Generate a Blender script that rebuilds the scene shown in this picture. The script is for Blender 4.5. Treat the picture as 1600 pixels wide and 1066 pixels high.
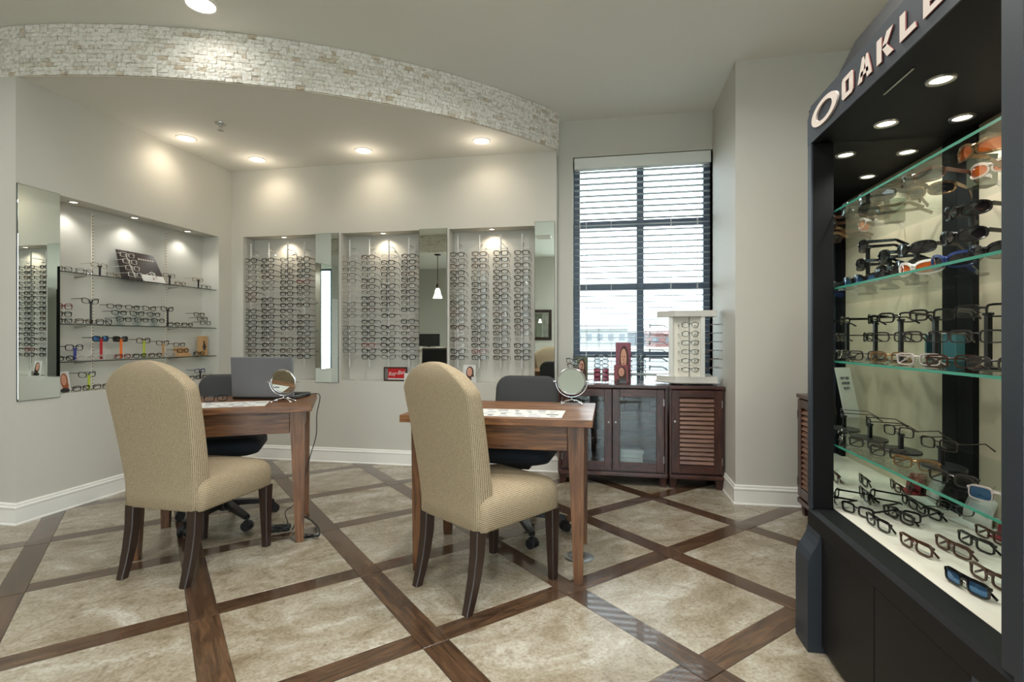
import bpy, bmesh, math, random
from math import sin, cos, pi, radians, sqrt, atan2
from mathutils import Vector, Matrix
random.seed(7)
D = bpy.data
for o in list(D.objects): D.objects.remove(o)
SC = bpy.context.scene
COL = SC.collection

# ------------------------------------------------------------------ camera, world, exposure
F, CX, Y0, H, TH = 815.8, 800.0, 529.8, 1.15, radians(10.333)
cam = D.cameras.new('camera'); camo = D.objects.new('camera', cam); COL.objects.link(camo)
camo.location = (0, 0, H); camo.rotation_euler = (pi/2, 0, TH)
cam.sensor_width = 36; cam.lens = 36*F/1600; cam.shift_y = -(533-Y0)/1600; cam.clip_start = .05; cam.clip_end = 600
SC.camera = camo
W = D.worlds.new('overcast'); SC.world = W; W.use_nodes = True
W.node_tree.nodes['Background'].inputs[0].default_value = (.88, .95, 1.0, 1)
W.node_tree.nodes['Background'].inputs[1].default_value = 3.5
vs = SC.view_settings; vs.view_transform = 'Standard'; vs.look = 'None'; vs.gamma = 1; vs.use_curve_mapping = False
vs.exposure = 0.88
SC.cycles.use_denoising = True
SC.cycles.max_bounces = 10; SC.cycles.transparent_max_bounces = 24; SC.cycles.glossy_bounces = 6
SC.cycles.sample_clamp_indirect = 6; SC.cycles.caustics_reflective = False; SC.cycles.caustics_refractive = False
CEIL_W, SOFF_W, NICHE_W, CASE_W, MAIN_W = 9.6, 3.0, 2.2, 5.4, .9
WARM = (1, .86, .68); NEUT = (1, .99, .945)

# pixel of the 1600x1066 frame -> point on a real plane of the room
def ray(x, y):
    u = (x-CX)/F; v = -(y-Y0)/F
    return Vector((-sin(TH)+u*cos(TH), cos(TH)+u*sin(TH), v))
def at_z(x, y, z): d = ray(x, y); return Vector((0,0,H)) + d*((z-H)/d.z)
def at_y(x, y, Y): d = ray(x, y); return Vector((0,0,H)) + d*(Y/d.y)
def at_x(x, y, X): d = ray(x, y); return Vector((0,0,H)) + d*(X/d.x)

# ------------------------------------------------------------------ materials
def S(r, g, b):
    f = lambda c: (c/255/12.92) if c <= 10 else ((c/255+.055)/1.055)**2.4
    return (f(r), f(g), f(b), 1)
M = {}
def mat(name, col, rough=.5, metal=0, spec=.5, coat=0, emit=None, es=0, bump=None, trans=None):
    m = D.materials.new(name); m.use_nodes = True; n = m.node_tree.nodes; l = m.node_tree.links
    b = n['Principled BSDF']
    b.inputs['Base Color'].default_value = col; b.inputs['Roughness'].default_value = rough
    b.inputs['Metallic'].default_value = metal; b.inputs['Specular IOR Level'].default_value = spec
    b.inputs['Coat Weight'].default_value = coat
    if emit: b.inputs['Emission Color'].default_value = emit; b.inputs['Emission Strength'].default_value = es
    if bump:
        tc = n.new('ShaderNodeTexCoord'); nz = n.new('ShaderNodeTexNoise'); bp = n.new('ShaderNodeBump')
        nz.inputs['Scale'].default_value = bump[0]; nz.inputs['Detail'].default_value = 3
        bp.inputs['Strength'].default_value = bump[1]; bp.inputs['Distance'].default_value = bump[2]
        l.new(tc.outputs['Object'], nz.inputs['Vector']); l.new(nz.outputs[0], bp.inputs['Height']); l.new(bp.outputs[0], b.inputs['Normal'])
    M[name] = m; return m
def glassy(name, tint, refl=.08, rough=.0, alpha=1.0):
    m = D.materials.new(name); m.use_nodes = True; n = m.node_tree.nodes; l = m.node_tree.links
    n.remove(n['Principled BSDF']); out = n['Material Output']
    t = n.new('ShaderNodeBsdfTransparent'); t.inputs[0].default_value = tint
    g = n.new('ShaderNodeBsdfGlossy'); g.inputs['Roughness'].default_value = rough
    lw = n.new('ShaderNodeLayerWeight'); lw.inputs[0].default_value = .5
    pw = n.new('ShaderNodeMath'); pw.operation = 'POWER'; pw.inputs[1].default_value = 4.5; l.new(lw.outputs['Facing'], pw.inputs[0])
    ma = n.new('ShaderNodeMath'); ma.operation = 'MULTIPLY_ADD'; ma.inputs[1].default_value = .7; ma.inputs[2].default_value = refl*.45; l.new(pw.outputs[0], ma.inputs[0])
    mx = n.new('ShaderNodeMixShader'); l.new(ma.outputs[0], mx.inputs[0]); l.new(t.outputs[0], mx.inputs[1]); l.new(g.outputs[0], mx.inputs[2])
    l.new(mx.outputs[0], out.inputs[0]); M[name] = m; return m
def ramp(n, stops):
    r = n.new('ShaderNodeValToRGB'); e = r.color_ramp.elements
    while len(e) < len(stops): e.new(.5)
    for k, (p, c) in zip(e, stops): k.position = p; k.color = c
    return r
def wood(name, c1, c2, c3, grain, rough=.35, rot=0, coat=.2, vary=.25):
    m = mat(name, c1, rough, coat=coat); n = m.node_tree.nodes; l = m.node_tree.links; b = n['Principled BSDF']
    tc = n.new('ShaderNodeTexCoord'); oi = n.new('ShaderNodeObjectInfo'); mp = n.new('ShaderNodeMapping')
    mp0 = n.new('ShaderNodeMapping'); mp0.vector_type = 'POINT'; mp0.inputs['Rotation'].default_value = (0, 0, rot)
    ad = n.new('ShaderNodeVectorMath'); ad.operation = 'MULTIPLY_ADD'
    cb = n.new('ShaderNodeCombineXYZ')
    for i in range(3): l.new(oi.outputs['Random'], cb.inputs[i])
    l.new(cb.outputs[0], ad.inputs[0]); ad.inputs[1].default_value = (17, 23, 31)
    l.new(tc.outputs['Object'], mp0.inputs['Vector']); l.new(mp0.outputs[0], ad.inputs[2])
    mp.inputs['Scale'].default_value = grain; l.new(ad.outputs[0], mp.inputs['Vector'])
    nz = n.new('ShaderNodeTexNoise'); nz.inputs['Scale'].default_value = 1; nz.inputs['Detail'].default_value = 6; nz.inputs['Distortion'].default_value = .8
    l.new(mp.outputs[0], nz.inputs['Vector'])
    r = ramp(n, [(.3, c2), (.52, c1), (.72, c3)]); l.new(nz.outputs[0], r.inputs[0])
    hs = n.new('ShaderNodeHueSaturation'); mr = n.new('ShaderNodeMapRange')
    mr.inputs[3].default_value = 1-vary; mr.inputs[4].default_value = 1+vary
    l.new(oi.outputs['Random'], mr.inputs[0]); l.new(mr.outputs[0], hs.inputs['Value']); l.new(r.outputs[0], hs.inputs['Color'])
    l.new(hs.outputs[0], b.inputs['Base Color'])
    bp = n.new('ShaderNodeBump'); bp.inputs['Strength'].default_value = .15; bp.inputs['Distance'].default_value = .002
    l.new(nz.outputs[0], bp.inputs['Height']); l.new(bp.outputs[0], b.inputs['Normal'])
    return m
WALLC = S(200, 197, 187)
mat('wall_paint', WALLC, .6, bump=(190, .35, .0016))
mat('ceiling_paint', S(236, 235, 228), .8, bump=(130, .45, .0025))
mat('trim_white', S(238, 236, 230), .35)
mat('fixture_white', S(240, 238, 232), .4)
mat('grout', S(150, 138, 118), .9)
mat('espresso', S(46, 32, 26), .32, coat=.15)
mat('slate_frame', S(72, 84, 100), .45)
mat('blind_white', S(182, 188, 188), .45); mat('valance_white', S(226, 228, 222), .5)
mat('cord_white', S(230, 230, 226), .6)
mat('black_plastic', S(22, 22, 24), .35)
mat('black_matte', S(26, 26, 28), .6)
mat('case_black', S(17, 17, 18), .5, spec=.25, bump=(400, .08, .0006))
mat('case_slate', S(40, 46, 54), .5, bump=(500, .08, .0006))
mat('case_inside', S(10, 10, 11), .65, spec=.2)
mat('case_deck', S(226, 218, 204), .18)
mat('case_back', S(190, 178, 154), .35)
mat('office_fabric', S(52, 52, 52), .85, bump=(700, .3, .001))
mat('office_seat', S(30, 36, 44), .8, bump=(700, .3, .001))
mat('chrome', S(225, 226, 228), .08, metal=1)
mat('brushed', S(190, 190, 188), .3, metal=1)
mat('mirror', S(232, 240, 236), .0, metal=1)
mat('paper', S(208, 207, 202), .6); mat('ink', S(88, 92, 106), .7); mat('ink_dark', S(50, 50, 56), .7)
mat('laptop_silver', S(116, 116, 118), .4, metal=.4)
mat('white_acrylic', S(214, 212, 204), .3); mat('clear_peg', S(214, 216, 214), .2); mat('rod_pale', S(206, 206, 202), .3)
mat('stone_sill', S(214, 206, 192), .5)
mat('lamp_on', S(255, 244, 224), .5, emit=(1, .90, .74, 1), es=2.2)
mat('lamp_main', S(255, 250, 240), .5, emit=(1, .95, .86, 1), es=2.5)
mat('case_lamp', S(255, 244, 224), .5, emit=(1, .88, .70, 1), es=3)
mat('shade_glass', S(250, 246, 236), .4, emit=(1, .93, .80, 1), es=2.2)
mat('red', S(180, 28, 34), .4); mat('dark_red', S(120, 22, 30), .4); mat('orange', S(232, 112, 36), .35); mat('lime', S(178, 190, 60), .35); mat('blue', S(52, 56, 130), .35)
mat('navy', S(36, 48, 88), .6); mat('pink', S(190, 80, 110), .4); mat('mauve', S(136, 78, 92), .6); mat('skin', S(206, 150, 124), .6); mat('hair_brown', S(70, 44, 34), .7); mat('hair_red', S(150, 84, 48), .7)
mat('olive', S(86, 90, 66), .6); mat('dark_print', S(44, 34, 32), .4); mat('beige_print', S(204, 192, 170), .5)
mat('tan_wood', S(190, 150, 104), .5); mat('teal', S(60, 110, 116), .5)
mat('warm_white', S(236, 230, 214), .4)
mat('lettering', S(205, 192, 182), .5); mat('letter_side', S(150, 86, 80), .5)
mat('fr_black', S(20, 19, 20), .18); mat('fr_tortoise', S(66, 38, 24), .2); mat('fr_gun', S(80, 78, 78), .25, metal=.8); mat('fr_gold', S(150, 118, 80), .25, metal=.8)
mat('fr_clear', S(190, 180, 176), .15); mat('fr_red', S(120, 44, 48), .2); mat('fr_blue', S(48, 66, 120), .2); mat('fr_white', S(232, 228, 220), .2)
mat('lens_dark', S(24, 22, 24), .04, coat=1); mat('lens_amber', S(222, 104, 20), .06, metal=.5, coat=1); mat('lens_blue', S(70, 110, 150), .05, metal=.6)
mat('grass_dry', S(130, 129, 116), .95, bump=(8, .5, .05)); mat('asphalt', S(100, 102, 104), .9)
mat('far_white', S(136, 138, 138), .7); mat('far_roof', S(118, 80, 78), .7); mat('far_grey', S(92, 98, 106), .7); mat('bark', S(110, 104, 98), .9)
glassy('pane', (.93, .97, .97, 1), .07); glassy('shelf_glass', (.95, .985, .975, 1), .07); glassy('lens_clear', (.95, .96, .95, 1), .07)
glassy('acrylic', (.93, .955, .955, 1), .08); glassy('cabinet_glass', (.80, .84, .84, 1), .10)
mat('glass_edge', S(70, 150, 128), .15, emit=(.1, .5, .38, 1), es=.0)
wood('oak', S(112, 72, 42), S(62, 38, 22), S(140, 96, 58), (5, 60, 60), .38, coat=.06)
wood('oak_z', S(104, 68, 42), S(68, 43, 26), S(126, 87, 56), (60, 60, 5), .38, coat=.06)
wood('mahogany', S(66, 36, 28), S(40, 20, 16), S(86, 50, 38), (6, 50, 50), .3, vary=.08)
wood('mahogany_z', S(64, 35, 28), S(40, 20, 16), S(84, 48, 36), (50, 50, 6), .3, vary=.08)
wood('slat_wood', S(112, 76, 58), S(84, 52, 40), S(130, 92, 72), (6, 50, 50), .35, vary=.08)
wood('plank_a', S(80, 59, 43), S(56, 40, 29), S(100, 74, 53), (5, 40, 40), .2, rot=pi/4, coat=.35, vary=.2)
wood('plank_b', S(80, 59, 43), S(56, 40, 29), S(100, 74, 53), (40, 5, 40), .2, rot=pi/4, coat=.35, vary=.2)
def travertine():
    m = mat('travertine', S(196, 182, 156), .22); n = m.node_tree.nodes; l = m.node_tree.links; b = n['Principled BSDF']
    tc = n.new('ShaderNodeTexCoord'); oi = n.new('ShaderNodeObjectInfo'); cb = n.new('ShaderNodeCombineXYZ')
    for i in range(3): l.new(oi.outputs['Random'], cb.inputs[i])
    ad = n.new('ShaderNodeVectorMath'); ad.operation = 'MULTIPLY_ADD'; ad.inputs[1].default_value = (37, 53, 71)
    l.new(cb.outputs[0], ad.inputs[0]); l.new(tc.outputs['Object'], ad.inputs[2])
    rt = n.new('ShaderNodeMapping'); rt.inputs['Rotation'].default_value = (0, 0, -pi/4+.2); rt.inputs['Scale'].default_value = (1, 1, 1)
    l.new(ad.outputs[0], rt.inputs[0])
    st = n.new('ShaderNodeMapping'); st.inputs['Scale'].default_value = (1.6, 2.3, 1); l.new(rt.outputs[0], st.inputs[0])
    n1 = n.new('ShaderNodeTexNoise'); n1.inputs['Scale'].default_value = 2.1; n1.inputs['Detail'].default_value = 12; n1.inputs['Roughness'].default_value = .68; n1.inputs['Distortion'].default_value = .7
    l.new(st.outputs[0], n1.inputs['Vector'])
    r1 = ramp(n, [(.32, S(126, 113, 93)), (.45, S(151, 140, 121)), (.56, S(167, 159, 143)), (.70, S(194, 189, 178))]); l.new(n1.outputs[0], r1.inputs[0])
    n2 = n.new('ShaderNodeTexNoise'); n2.inputs['Scale'].default_value = 1.3; n2.inputs['Detail'].default_value = 6; n2.inputs['Distortion'].default_value = 1.8
    l.new(st.outputs[0], n2.inputs['Vector'])
    v = ramp(n, [(.44, (0, 0, 0, 1)), (.49, (1, 1, 1, 1)), (.505, (1, 1, 1, 1)), (.55, (0, 0, 0, 1))]); l.new(n2.outputs[0], v.inputs[0])
    n3 = n.new('ShaderNodeTexNoise'); n3.inputs['Scale'].default_value = 26; n3.inputs['Detail'].default_value = 5; l.new(rt.outputs[0], n3.inputs['Vector'])
    r3 = ramp(n, [(.45, (0, 0, 0, 1)), (.75, (.8, .8, .8, 1))]); l.new(n3.outputs[0], r3.inputs[0])
    mu = n.new('ShaderNodeMath'); mu.operation = 'MULTIPLY'; l.new(v.outputs[0], mu.inputs[0]); l.new(r3.outputs[0], mu.inputs[1])
    mx = n.new('ShaderNodeMix'); mx.data_type = 'RGBA'; l.new(mu.outputs[0], mx.inputs[0]); l.new(r1.outputs[0], mx.inputs[6]); mx.inputs[7].default_value = S(122, 106, 84)
    n4 = n.new('ShaderNodeTexNoise'); n4.inputs['Scale'].default_value = 70; n4.inputs['Detail'].default_value = 5; n4.inputs['Roughness'].default_value = .7; l.new(rt.outputs[0], n4.inputs['Vector'])
    r4 = ramp(n, [(.34, S(206, 198, 184)), (.56, (1, 1, 1, 1))]); l.new(n4.outputs[0], r4.inputs[0])
    m4 = n.new('ShaderNodeMix'); m4.data_type = 'RGBA'; m4.blend_type = 'MULTIPLY'; m4.inputs[0].default_value = .8; l.new(mx.outputs[2], m4.inputs[6]); l.new(r4.outputs[0], m4.inputs[7])
    l.new(m4.outputs[2], b.inputs['Base Color'])
    bp = n.new('ShaderNodeBump'); bp.inputs['Strength'].default_value = .06; bp.inputs['Distance'].default_value = .003; l.new(n1.outputs[0], bp.inputs['Height']); l.new(bp.outputs[0], b.inputs['Normal'])
travertine()
def stone_mat():
    m = mat('split_stone', S(214, 205, 190), .75); n = m.node_tree.nodes; l = m.node_tree.links; b = n['Principled BSDF']
    g = n.new('ShaderNodeNewGeometry'); oi = n.new('ShaderNodeObjectInfo'); ad = n.new('ShaderNodeMath'); ad.operation = 'ADD'; fr = n.new('ShaderNodeMath'); fr.operation = 'FRACT'
    l.new(g.outputs['Random Per Island'], ad.inputs[0]); l.new(oi.outputs['Random'], ad.inputs[1]); l.new(ad.outputs[0], fr.inputs[0])
    r = ramp(n, [(0, S(216, 210, 198)), (.12, S(232, 228, 218)), (.5, S(240, 236, 228)), (.85, S(240, 236, 228)), (.96, S(214, 204, 188)), (1, S(200, 184, 160))]); l.new(fr.outputs[0], r.inputs[0])
    nz = n.new('ShaderNodeTexNoise'); nz.inputs['Scale'].default_value = 55; nz.inputs['Detail'].default_value = 6; l.new(g.outputs['Position'], nz.inputs['Vector'])
    r2 = ramp(n, [(.34, S(190, 180, 164)), (.50, (1, 1, 1, 1))]); l.new(nz.outputs[0], r2.inputs[0])
    mx = n.new('ShaderNodeMix'); mx.data_type = 'RGBA'; mx.blend_type = 'MULTIPLY'; mx.inputs[0].default_value = .6; l.new(r.outputs[0], mx.inputs[6]); l.new(r2.outputs[0], mx.inputs[7]); l.new(mx.outputs[2], b.inputs['Base Color'])
    bp = n.new('ShaderNodeBump'); bp.inputs['Strength'].default_value = .6; bp.inputs['Distance'].default_value = .006; l.new(nz.outputs[0], bp.inputs['Height']); l.new(bp.outputs[0], b.inputs['Normal'])
stone_mat()
def rib(name, ax):
    m = mat(name, S(196, 178, 150), .9, spec=.2); n = m.node_tree.nodes; l = m.node_tree.links; b = n['Principled BSDF']
    tc = n.new('ShaderNodeTexCoord'); dp = n.new('ShaderNodeVectorMath'); dp.operation = 'DOT_PRODUCT'; dp.inputs[1].default_value = ax
    nz = n.new('ShaderNodeTexNoise'); nz.inputs['Scale'].default_value = 170; nz.inputs['Detail'].default_value = 4; nz.inputs['Roughness'].default_value = .7; l.new(tc.outputs['Object'], nz.inputs['Vector'])
    l.new(tc.outputs['Object'], dp.inputs[0])
    if ax is None or name == 'rib_upright':
        at = n.new('ShaderNodeAttribute'); at.attribute_name = 'girth'; l.new(at.outputs['Fac'], dp.inputs[0]); dp.inputs[1].default_value = (1, 0, 0)
    sn = n.new('ShaderNodeMath'); sn.operation = 'MULTIPLY'; sn.inputs[1].default_value = 2*pi/.0085; l.new(dp.outputs['Value'], sn.inputs[0])
    si = n.new('ShaderNodeMath'); si.operation = 'SINE'; l.new(sn.outputs[0], si.inputs[0])
    mr = n.new('ShaderNodeMapRange'); mr.inputs[1].default_value = -1; mr.inputs[4].default_value = .7; l.new(si.outputs[0], mr.inputs[0])
    a2 = n.new('ShaderNodeMath'); a2.operation = 'MULTIPLY_ADD'; a2.inputs[1].default_value = 1.25; l.new(nz.outputs[0], a2.inputs[0]); l.new(mr.outputs[0], a2.inputs[2])
    r = ramp(n, [(.45, S(100, 84, 62)), (.95, S(162, 144, 116)), (1.0, S(176, 160, 134))]); l.new(a2.outputs[0], r.inputs[0]); l.new(r.outputs[0], b.inputs['Base Color'])
    bp = n.new('ShaderNodeBump'); bp.inputs['Strength'].default_value = .5; bp.inputs['Distance'].default_value = .003; l.new(a2.outputs[0], bp.inputs['Height']); l.new(bp.outputs[0], b.inputs['Normal'])
rib('rib_upright', (1, .9, .0)); rib('rib_level', (0, .45, 1))

# ------------------------------------------------------------------ helpers
class B:
    def __init__(s): s.bm = bmesh.new(); s.mi = 0
    def _add(s, t, mtx):
        for f in t.faces: f.material_index = s.mi
        t.transform(mtx); me = D.meshes.new('t'); t.to_mesh(me); t.free(); s.bm.from_mesh(me); D.meshes.remove(me); return s
    def box(s, c, d, bev=0, seg=1, rz=0, rx=0, ry=0):
        t = bmesh.new(); bmesh.ops.create_cube(t, size=1, matrix=Matrix.Diagonal((d[0], d[1], d[2], 1)))
        if bev: bmesh.ops.bevel(t, geom=t.edges[:], offset=bev, segments=seg, affect='EDGES', profile=.5)
        return s._add(t, Matrix.Translation(c) @ Matrix.Rotation(rz, 4, 'Z') @ Matrix.Rotation(ry, 4, 'Y') @ Matrix.Rotation(rx, 4, 'X'))
    def bar(s, p, q, w, h, w2=None, h2=None, up=(0, 0, 1)):      # tapered square bar
        p, q = Vector(p), Vector(q); d = (q-p).normalized(); up = Vector(up)
        if abs(d.dot(up)) > .95: up = Vector((0, 1, 0))
        x = d.cross(up).normalized(); y = x.cross(d); w2 = w if w2 is None else w2; h2 = h if h2 is None else h2
        t = bmesh.new(); vs_ = []
        for c, a, b_ in ((p, w, h), (q, w2, h2)):
            for sx, sy in ((-1, -1), (1, -1), (1, 1), (-1, 1)): vs_.append(t.verts.new(c+x*sx*a/2+y*sy*b_/2))
        t.faces.new(vs_[0:4][::-1]); t.faces.new(vs_[4:8])
        for i in range(4): t.faces.new((vs_[i], vs_[(i+1) % 4], vs_[4+(i+1) % 4], vs_[4+i]))
        return s._add(t, Matrix())
    def tube(s, pts, r, seg=8, closed=False):
        pts = [Vector(p) for p in pts]; n = len(pts); t = bmesh.new(); rings = []; up = None
        for i in range(n):
            a = pts[(i-1) % n] if (closed or i > 0) else pts[0]; c = pts[(i+1) % n] if (closed or i < n-1) else pts[-1]
            d = (c-a).normalized()
            if up is None: up = Vector((0, 0, 1)) if abs(d.z) < .9 else Vector((1, 0, 0))
            x = d.cross(up).normalized(); up = x.cross(d).normalized()
            rr = r[i] if isinstance(r, (list, tuple)) else r
            rings.append([t.verts.new(pts[i]+(x*cos(2*pi*k/seg)+up*sin(2*pi*k/seg))*rr) for k in range(seg)])
        for i in range(n if closed else n-1):
            A, C = rings[i], rings[(i+1) % n]
            for k in range(seg): t.faces.new((A[k], A[(k+1) % seg], C[(k+1) % seg], C[k]))
        if not closed: t.faces.new(rings[0][::-1]); t.faces.new(rings[-1])
        return s._add(t, Matrix())
    def lathe(s, prof, seg=24, c=(0, 0, 0), mtx=None):
        t = bmesh.new(); rings = []
        for r, z in prof:
            rings.append([t.verts.new((0, 0, z))] if r < 1e-6 else [t.verts.new((r*cos(2*pi*k/seg), r*sin(2*pi*k/seg), z)) for k in range(seg)])
        for A, C in zip(rings, rings[1:]):
            for k in range(seg):
                k2 = (k+1) % seg
                v = [A[k % len(A)], A[k2 % len(A)], C[k2 % len(C)], C[k % len(C)]]
                u = []
                for q in v:
                    if q not in u: u.append(q)
                if len(u) > 2:
                    try: t.faces.new(u)
                    except ValueError: pass
        return s._add(t, Matrix.Translation(c) @ (mtx or Matrix()))
    def cyl(s, c, r, h, seg=20, mtx=None): return s.lathe([(0, 0), (r, 0), (r, h), (0, h)], seg, c, mtx)
    def prism(s, poly, z0, z1, mtx=None):
        t = bmesh.new(); lo = [t.verts.new((x, y, z0)) for x, y in poly]; hi = [t.verts.new((x, y, z1)) for x, y in poly]; n = len(poly)
        t.faces.new(lo[::-1]); t.faces.new(hi)
        for i in range(n): t.faces.new((lo[i], lo[(i+1) % n], hi[(i+1) % n], hi[i]))
        return s._add(t, mtx or Matrix())
    def loft(s, secs):                 # sections: equal-length point rings
        t = bmesh.new(); R = [[t.verts.new(p) for p in q] for q in secs]; n = len(R[0])
        for A, C in zip(R, R[1:]):
            for k in range(n): t.faces.new((A[k], A[(k+1) % n], C[(k+1) % n], C[k]))
        t.faces.new(R[0][::-1]); t.faces.new(R[-1]); return s._add(t, Matrix())
    def quad(s, pts):
        t = bmesh.new(); t.faces.new([t.verts.new(p) for p in pts]); return s._add(t, Matrix())
    def mesh(s, name, mats, smooth=False):
        bmesh.ops.recalc_face_normals(s.bm, faces=s.bm.faces[:])
        me = D.meshes.new(name); s.bm.to_mesh(me); s.bm.free()
        for k in (mats if isinstance(mats, (list, tuple)) else [mats]): me.materials.append(M[k])
        if smooth:
            for p in me.polygons: p.use_smooth = True
            if smooth is not True: me.set_sharp_from_angle(angle=radians(smooth))
        return me
    def obj(s, name, mats, parent=None, smooth=False): return link(name, s.mesh(name, mats, smooth), parent)
def link(name, me, parent=None):
    o = D.objects.new(name, me); COL.objects.link(o)
    if parent: o.parent = parent
    return o
def tag(o, label, cat, group=None, kind=None):
    if label: o['label'] = label
    if cat: o['category'] = cat
    if group: o['group'] = group
    if kind: o['kind'] = kind
    return o
def thing(name, label, cat, loc=(0, 0, 0), rz=0, group=None):
    o = D.objects.new(name, None); COL.objects.link(o); o.location = loc; o.rotation_euler = (0, 0, rz); o.empty_display_size = .1
    return tag(o, label, cat, group)
def struct(o): o['kind'] = 'structure'; return o
def dup(root, loc, rz=None, label=None):
    def cp(o, par):
        c = o.copy(); COL.objects.link(c)
        if par: c.parent = par
        for ch in list(o.children): cp(ch, c)
        return c
    r = cp(root, None); r.location = loc
    if rz is not None: r.rotation_euler = (r.rotation_euler.x, r.rotation_euler.y, rz)
    if label: r['label'] = label
    return r
ORD = ['first', 'second', 'third', 'fourth', 'fifth', 'sixth', 'seventh', 'eighth', 'ninth', 'tenth', 'eleventh', 'twelfth', 'thirteenth', 'fourteenth', 'fifteenth', 'sixteenth', 'seventeenth', 'eighteenth', 'nineteenth', 'twentieth']
def rrect(w, h, r, n=5):               # rounded rectangle outline
    p = []
    for cx, cy, a0 in ((w/2-r, h/2-r, 0), (-w/2+r, h/2-r, pi/2), (-w/2+r, -h/2+r, pi), (w/2-r, -h/2+r, 3*pi/2)):
        for k in range(n): a = a0+pi/2*k/(n-1); p.append((cx+r*cos(a), cy+r*sin(a)))
    return p

# ------------------------------------------------------------------ room shell
XL, YB, XR, YW = -3.59, 4.50, 1.66, 4.66
ZS, ZC, YE = 2.775, 3.09, 2.62          # soffit, ceiling, end of the left wall
XE = -.43                                # right end of the niche wall
YR, XF = -3.3, -6.0                      # rear wall and far side wall
XBUMP, YBUMP = .88, 3.86
SILL, HEAD = .762, 2.135
def panel_wall(name, O, U, N, us, zs, depth, T, m='wall_paint'):
    O, U, N = Vector(O), Vector(U), Vector(N); b = bmesh.new(); Z = Vector((0, 0, 1))
    def P(u, z, d): return b.verts.new(O+U*u+Z*z+N*d)
    nu, nz = len(us)-1, len(zs)-1
    dd = lambda i, j: 'out' if not (0 <= i < nu and 0 <= j < nz) else depth((us[i]+us[i+1])/2, (zs[j]+zs[j+1])/2)
    val = lambda d: T if d in ('out', None) else d
    for i in range(nu):
        for j in range(nz):
            d = dd(i, j)
            if d is not None:
                for k in (d, T): b.faces.new((P(us[i], zs[j], k), P(us[i+1], zs[j], k), P(us[i+1], zs[j+1], k), P(us[i], zs[j+1], k)))
    for i in range(nu+1):
        for j in range(nz):
            a, c = val(dd(i-1, j)), val(dd(i, j))
            if abs(a-c) > 1e-6: b.faces.new((P(us[i], zs[j], a), P(us[i], zs[j+1], a), P(us[i], zs[j+1], c), P(us[i], zs[j], c)))
    for i in range(nu):
        for j in range(nz+1):
            a, c = val(dd(i, j-1)), val(dd(i, j))
            if abs(a-c) > 1e-6: b.faces.new((P(us[i], zs[j], a), P(us[i+1], zs[j], a), P(us[i+1], zs[j], c), P(us[i], zs[j], c)))
    bmesh.ops.remove_doubles(b, verts=b.verts, dist=1e-5); bmesh.ops.recalc_face_normals(b, faces=b.faces[:])
    me = D.meshes.new(name); b.to_mesh(me); b.free(); me.materials.append(M[m]); return struct(link(name, me))
# back wall with three niches
NI = [(-3.462, -2.699), (-2.439, -1.675), (-1.392, -.623)]
ND = .165
us = [-3.78, *[v for n_ in NI for v in n_], XE]
def dep(u, z): return ND if SILL < z < HEAD and any(a < u < c for a, c in NI) else 0
panel_wall('wall_back', (0, YB, 0), (1, 0, 0), (0, 1, 0), us, [0, SILL, HEAD, ZS], dep, .24)
# left wall with one wide niche; u runs along +Y
LN = (2.885, 4.333); LD = .18
panel_wall('wall_left', (XL, 0, 0), (0, 1, 0), (-1, 0, 0), [YE, *LN, YB+.24], [0, SILL+.02, 2.11, ZS], lambda u, z: LD if SILL+.02 < z < 2.11 and LN[0] < u < LN[1] else 0, .26)
bx = lambda name, lo, hi, m: struct(B().box(tuple((a+c)/2 for a, c in zip(lo, hi)), tuple(c-a for a, c in zip(lo, hi))).obj(name, m))
bx('wall_left_return', (XF, YE, 0), (XL-.26, YE+.2, ZC), 'wall_paint')
# window wall with opening
WX0, WX1, WZ0, WZ1 = -.3, XBUMP, .45, 2.76
panel_wall('wall_window', (0, YW, 0), (1, 0, 0), (0, 1, 0), [XE-.02, WX0, WX1, XBUMP+.3], [0, WZ0, WZ1, ZC], lambda u, z: None if WX0 < u < WX1 and WZ0 < z < WZ1 else 0, .2)
bx('wall_right_return', (XBUMP, YBUMP, 0), (XR+.2, YW+.2, ZC), 'wall_paint')
panel_wall('wall_right', (XR, 0, 0), (0, 1, 0), (1, 0, 0), [YR, -2.8, -.3, YBUMP], [0, .5, 2.75, ZC], lambda u, z: None if -2.8 < u < -.3 and .5 < z < 2.75 else 0, .15)
panel_wall('wall_rear', (0, YR, 0), (1, 0, 0), (0, -1, 0), [XF-.15, -1.1, 1.6, XR+.15], [0, .1, 2.95, ZC], lambda u, z: None if -1.1 < u < 1.6 and .1 < z < 2.95 else 0, .15)
bx('wall_far', (XF-.15, YR, 0), (XF, YE+.2, ZC), 'wall_paint')
def fill_window(name, X, y0, y1, z0, z1, n, turn=False):
    w = struct(thing(name, None, None)); d = (y1-y0)/n
    if turn: w.location = (0, X, 0); w.rotation_euler = (0, 0, -pi/2); y0, y1 = y0, y1; X = 0
    for k in range(n+1): struct(B().box((X, y0+d*k, (z0+z1)/2), (.06, .05, z1-z0), .003).obj('mullion', 'slate_frame', w))
    for z in (z0+.025, z1-.025): struct(B().box((X, (y0+y1)/2, z), (.058, y1-y0, .05), .003).obj('rail', 'slate_frame', w))
    for k in range(n): struct(B().box((X, y0+d*(k+.5), (z0+z1)/2), (.006, d-.05, z1-z0-.1)).obj('pane', 'pane', w))
fill_window('fill_window_2', YR-.08, -1.1, 1.6, .1, 2.95, 3, True)  # added window behind the camera, lets in extra daylight
fill_window('fill_window_3', XR+.08, -2.8, -.3, .5, 2.75, 2)  # unseen side window, also added for daylight fill
bx('ceiling', (XF-.2, YR-.2, ZC), (XR+.2, YW+.25, ZC+.08), 'ceiling_paint')
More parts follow.
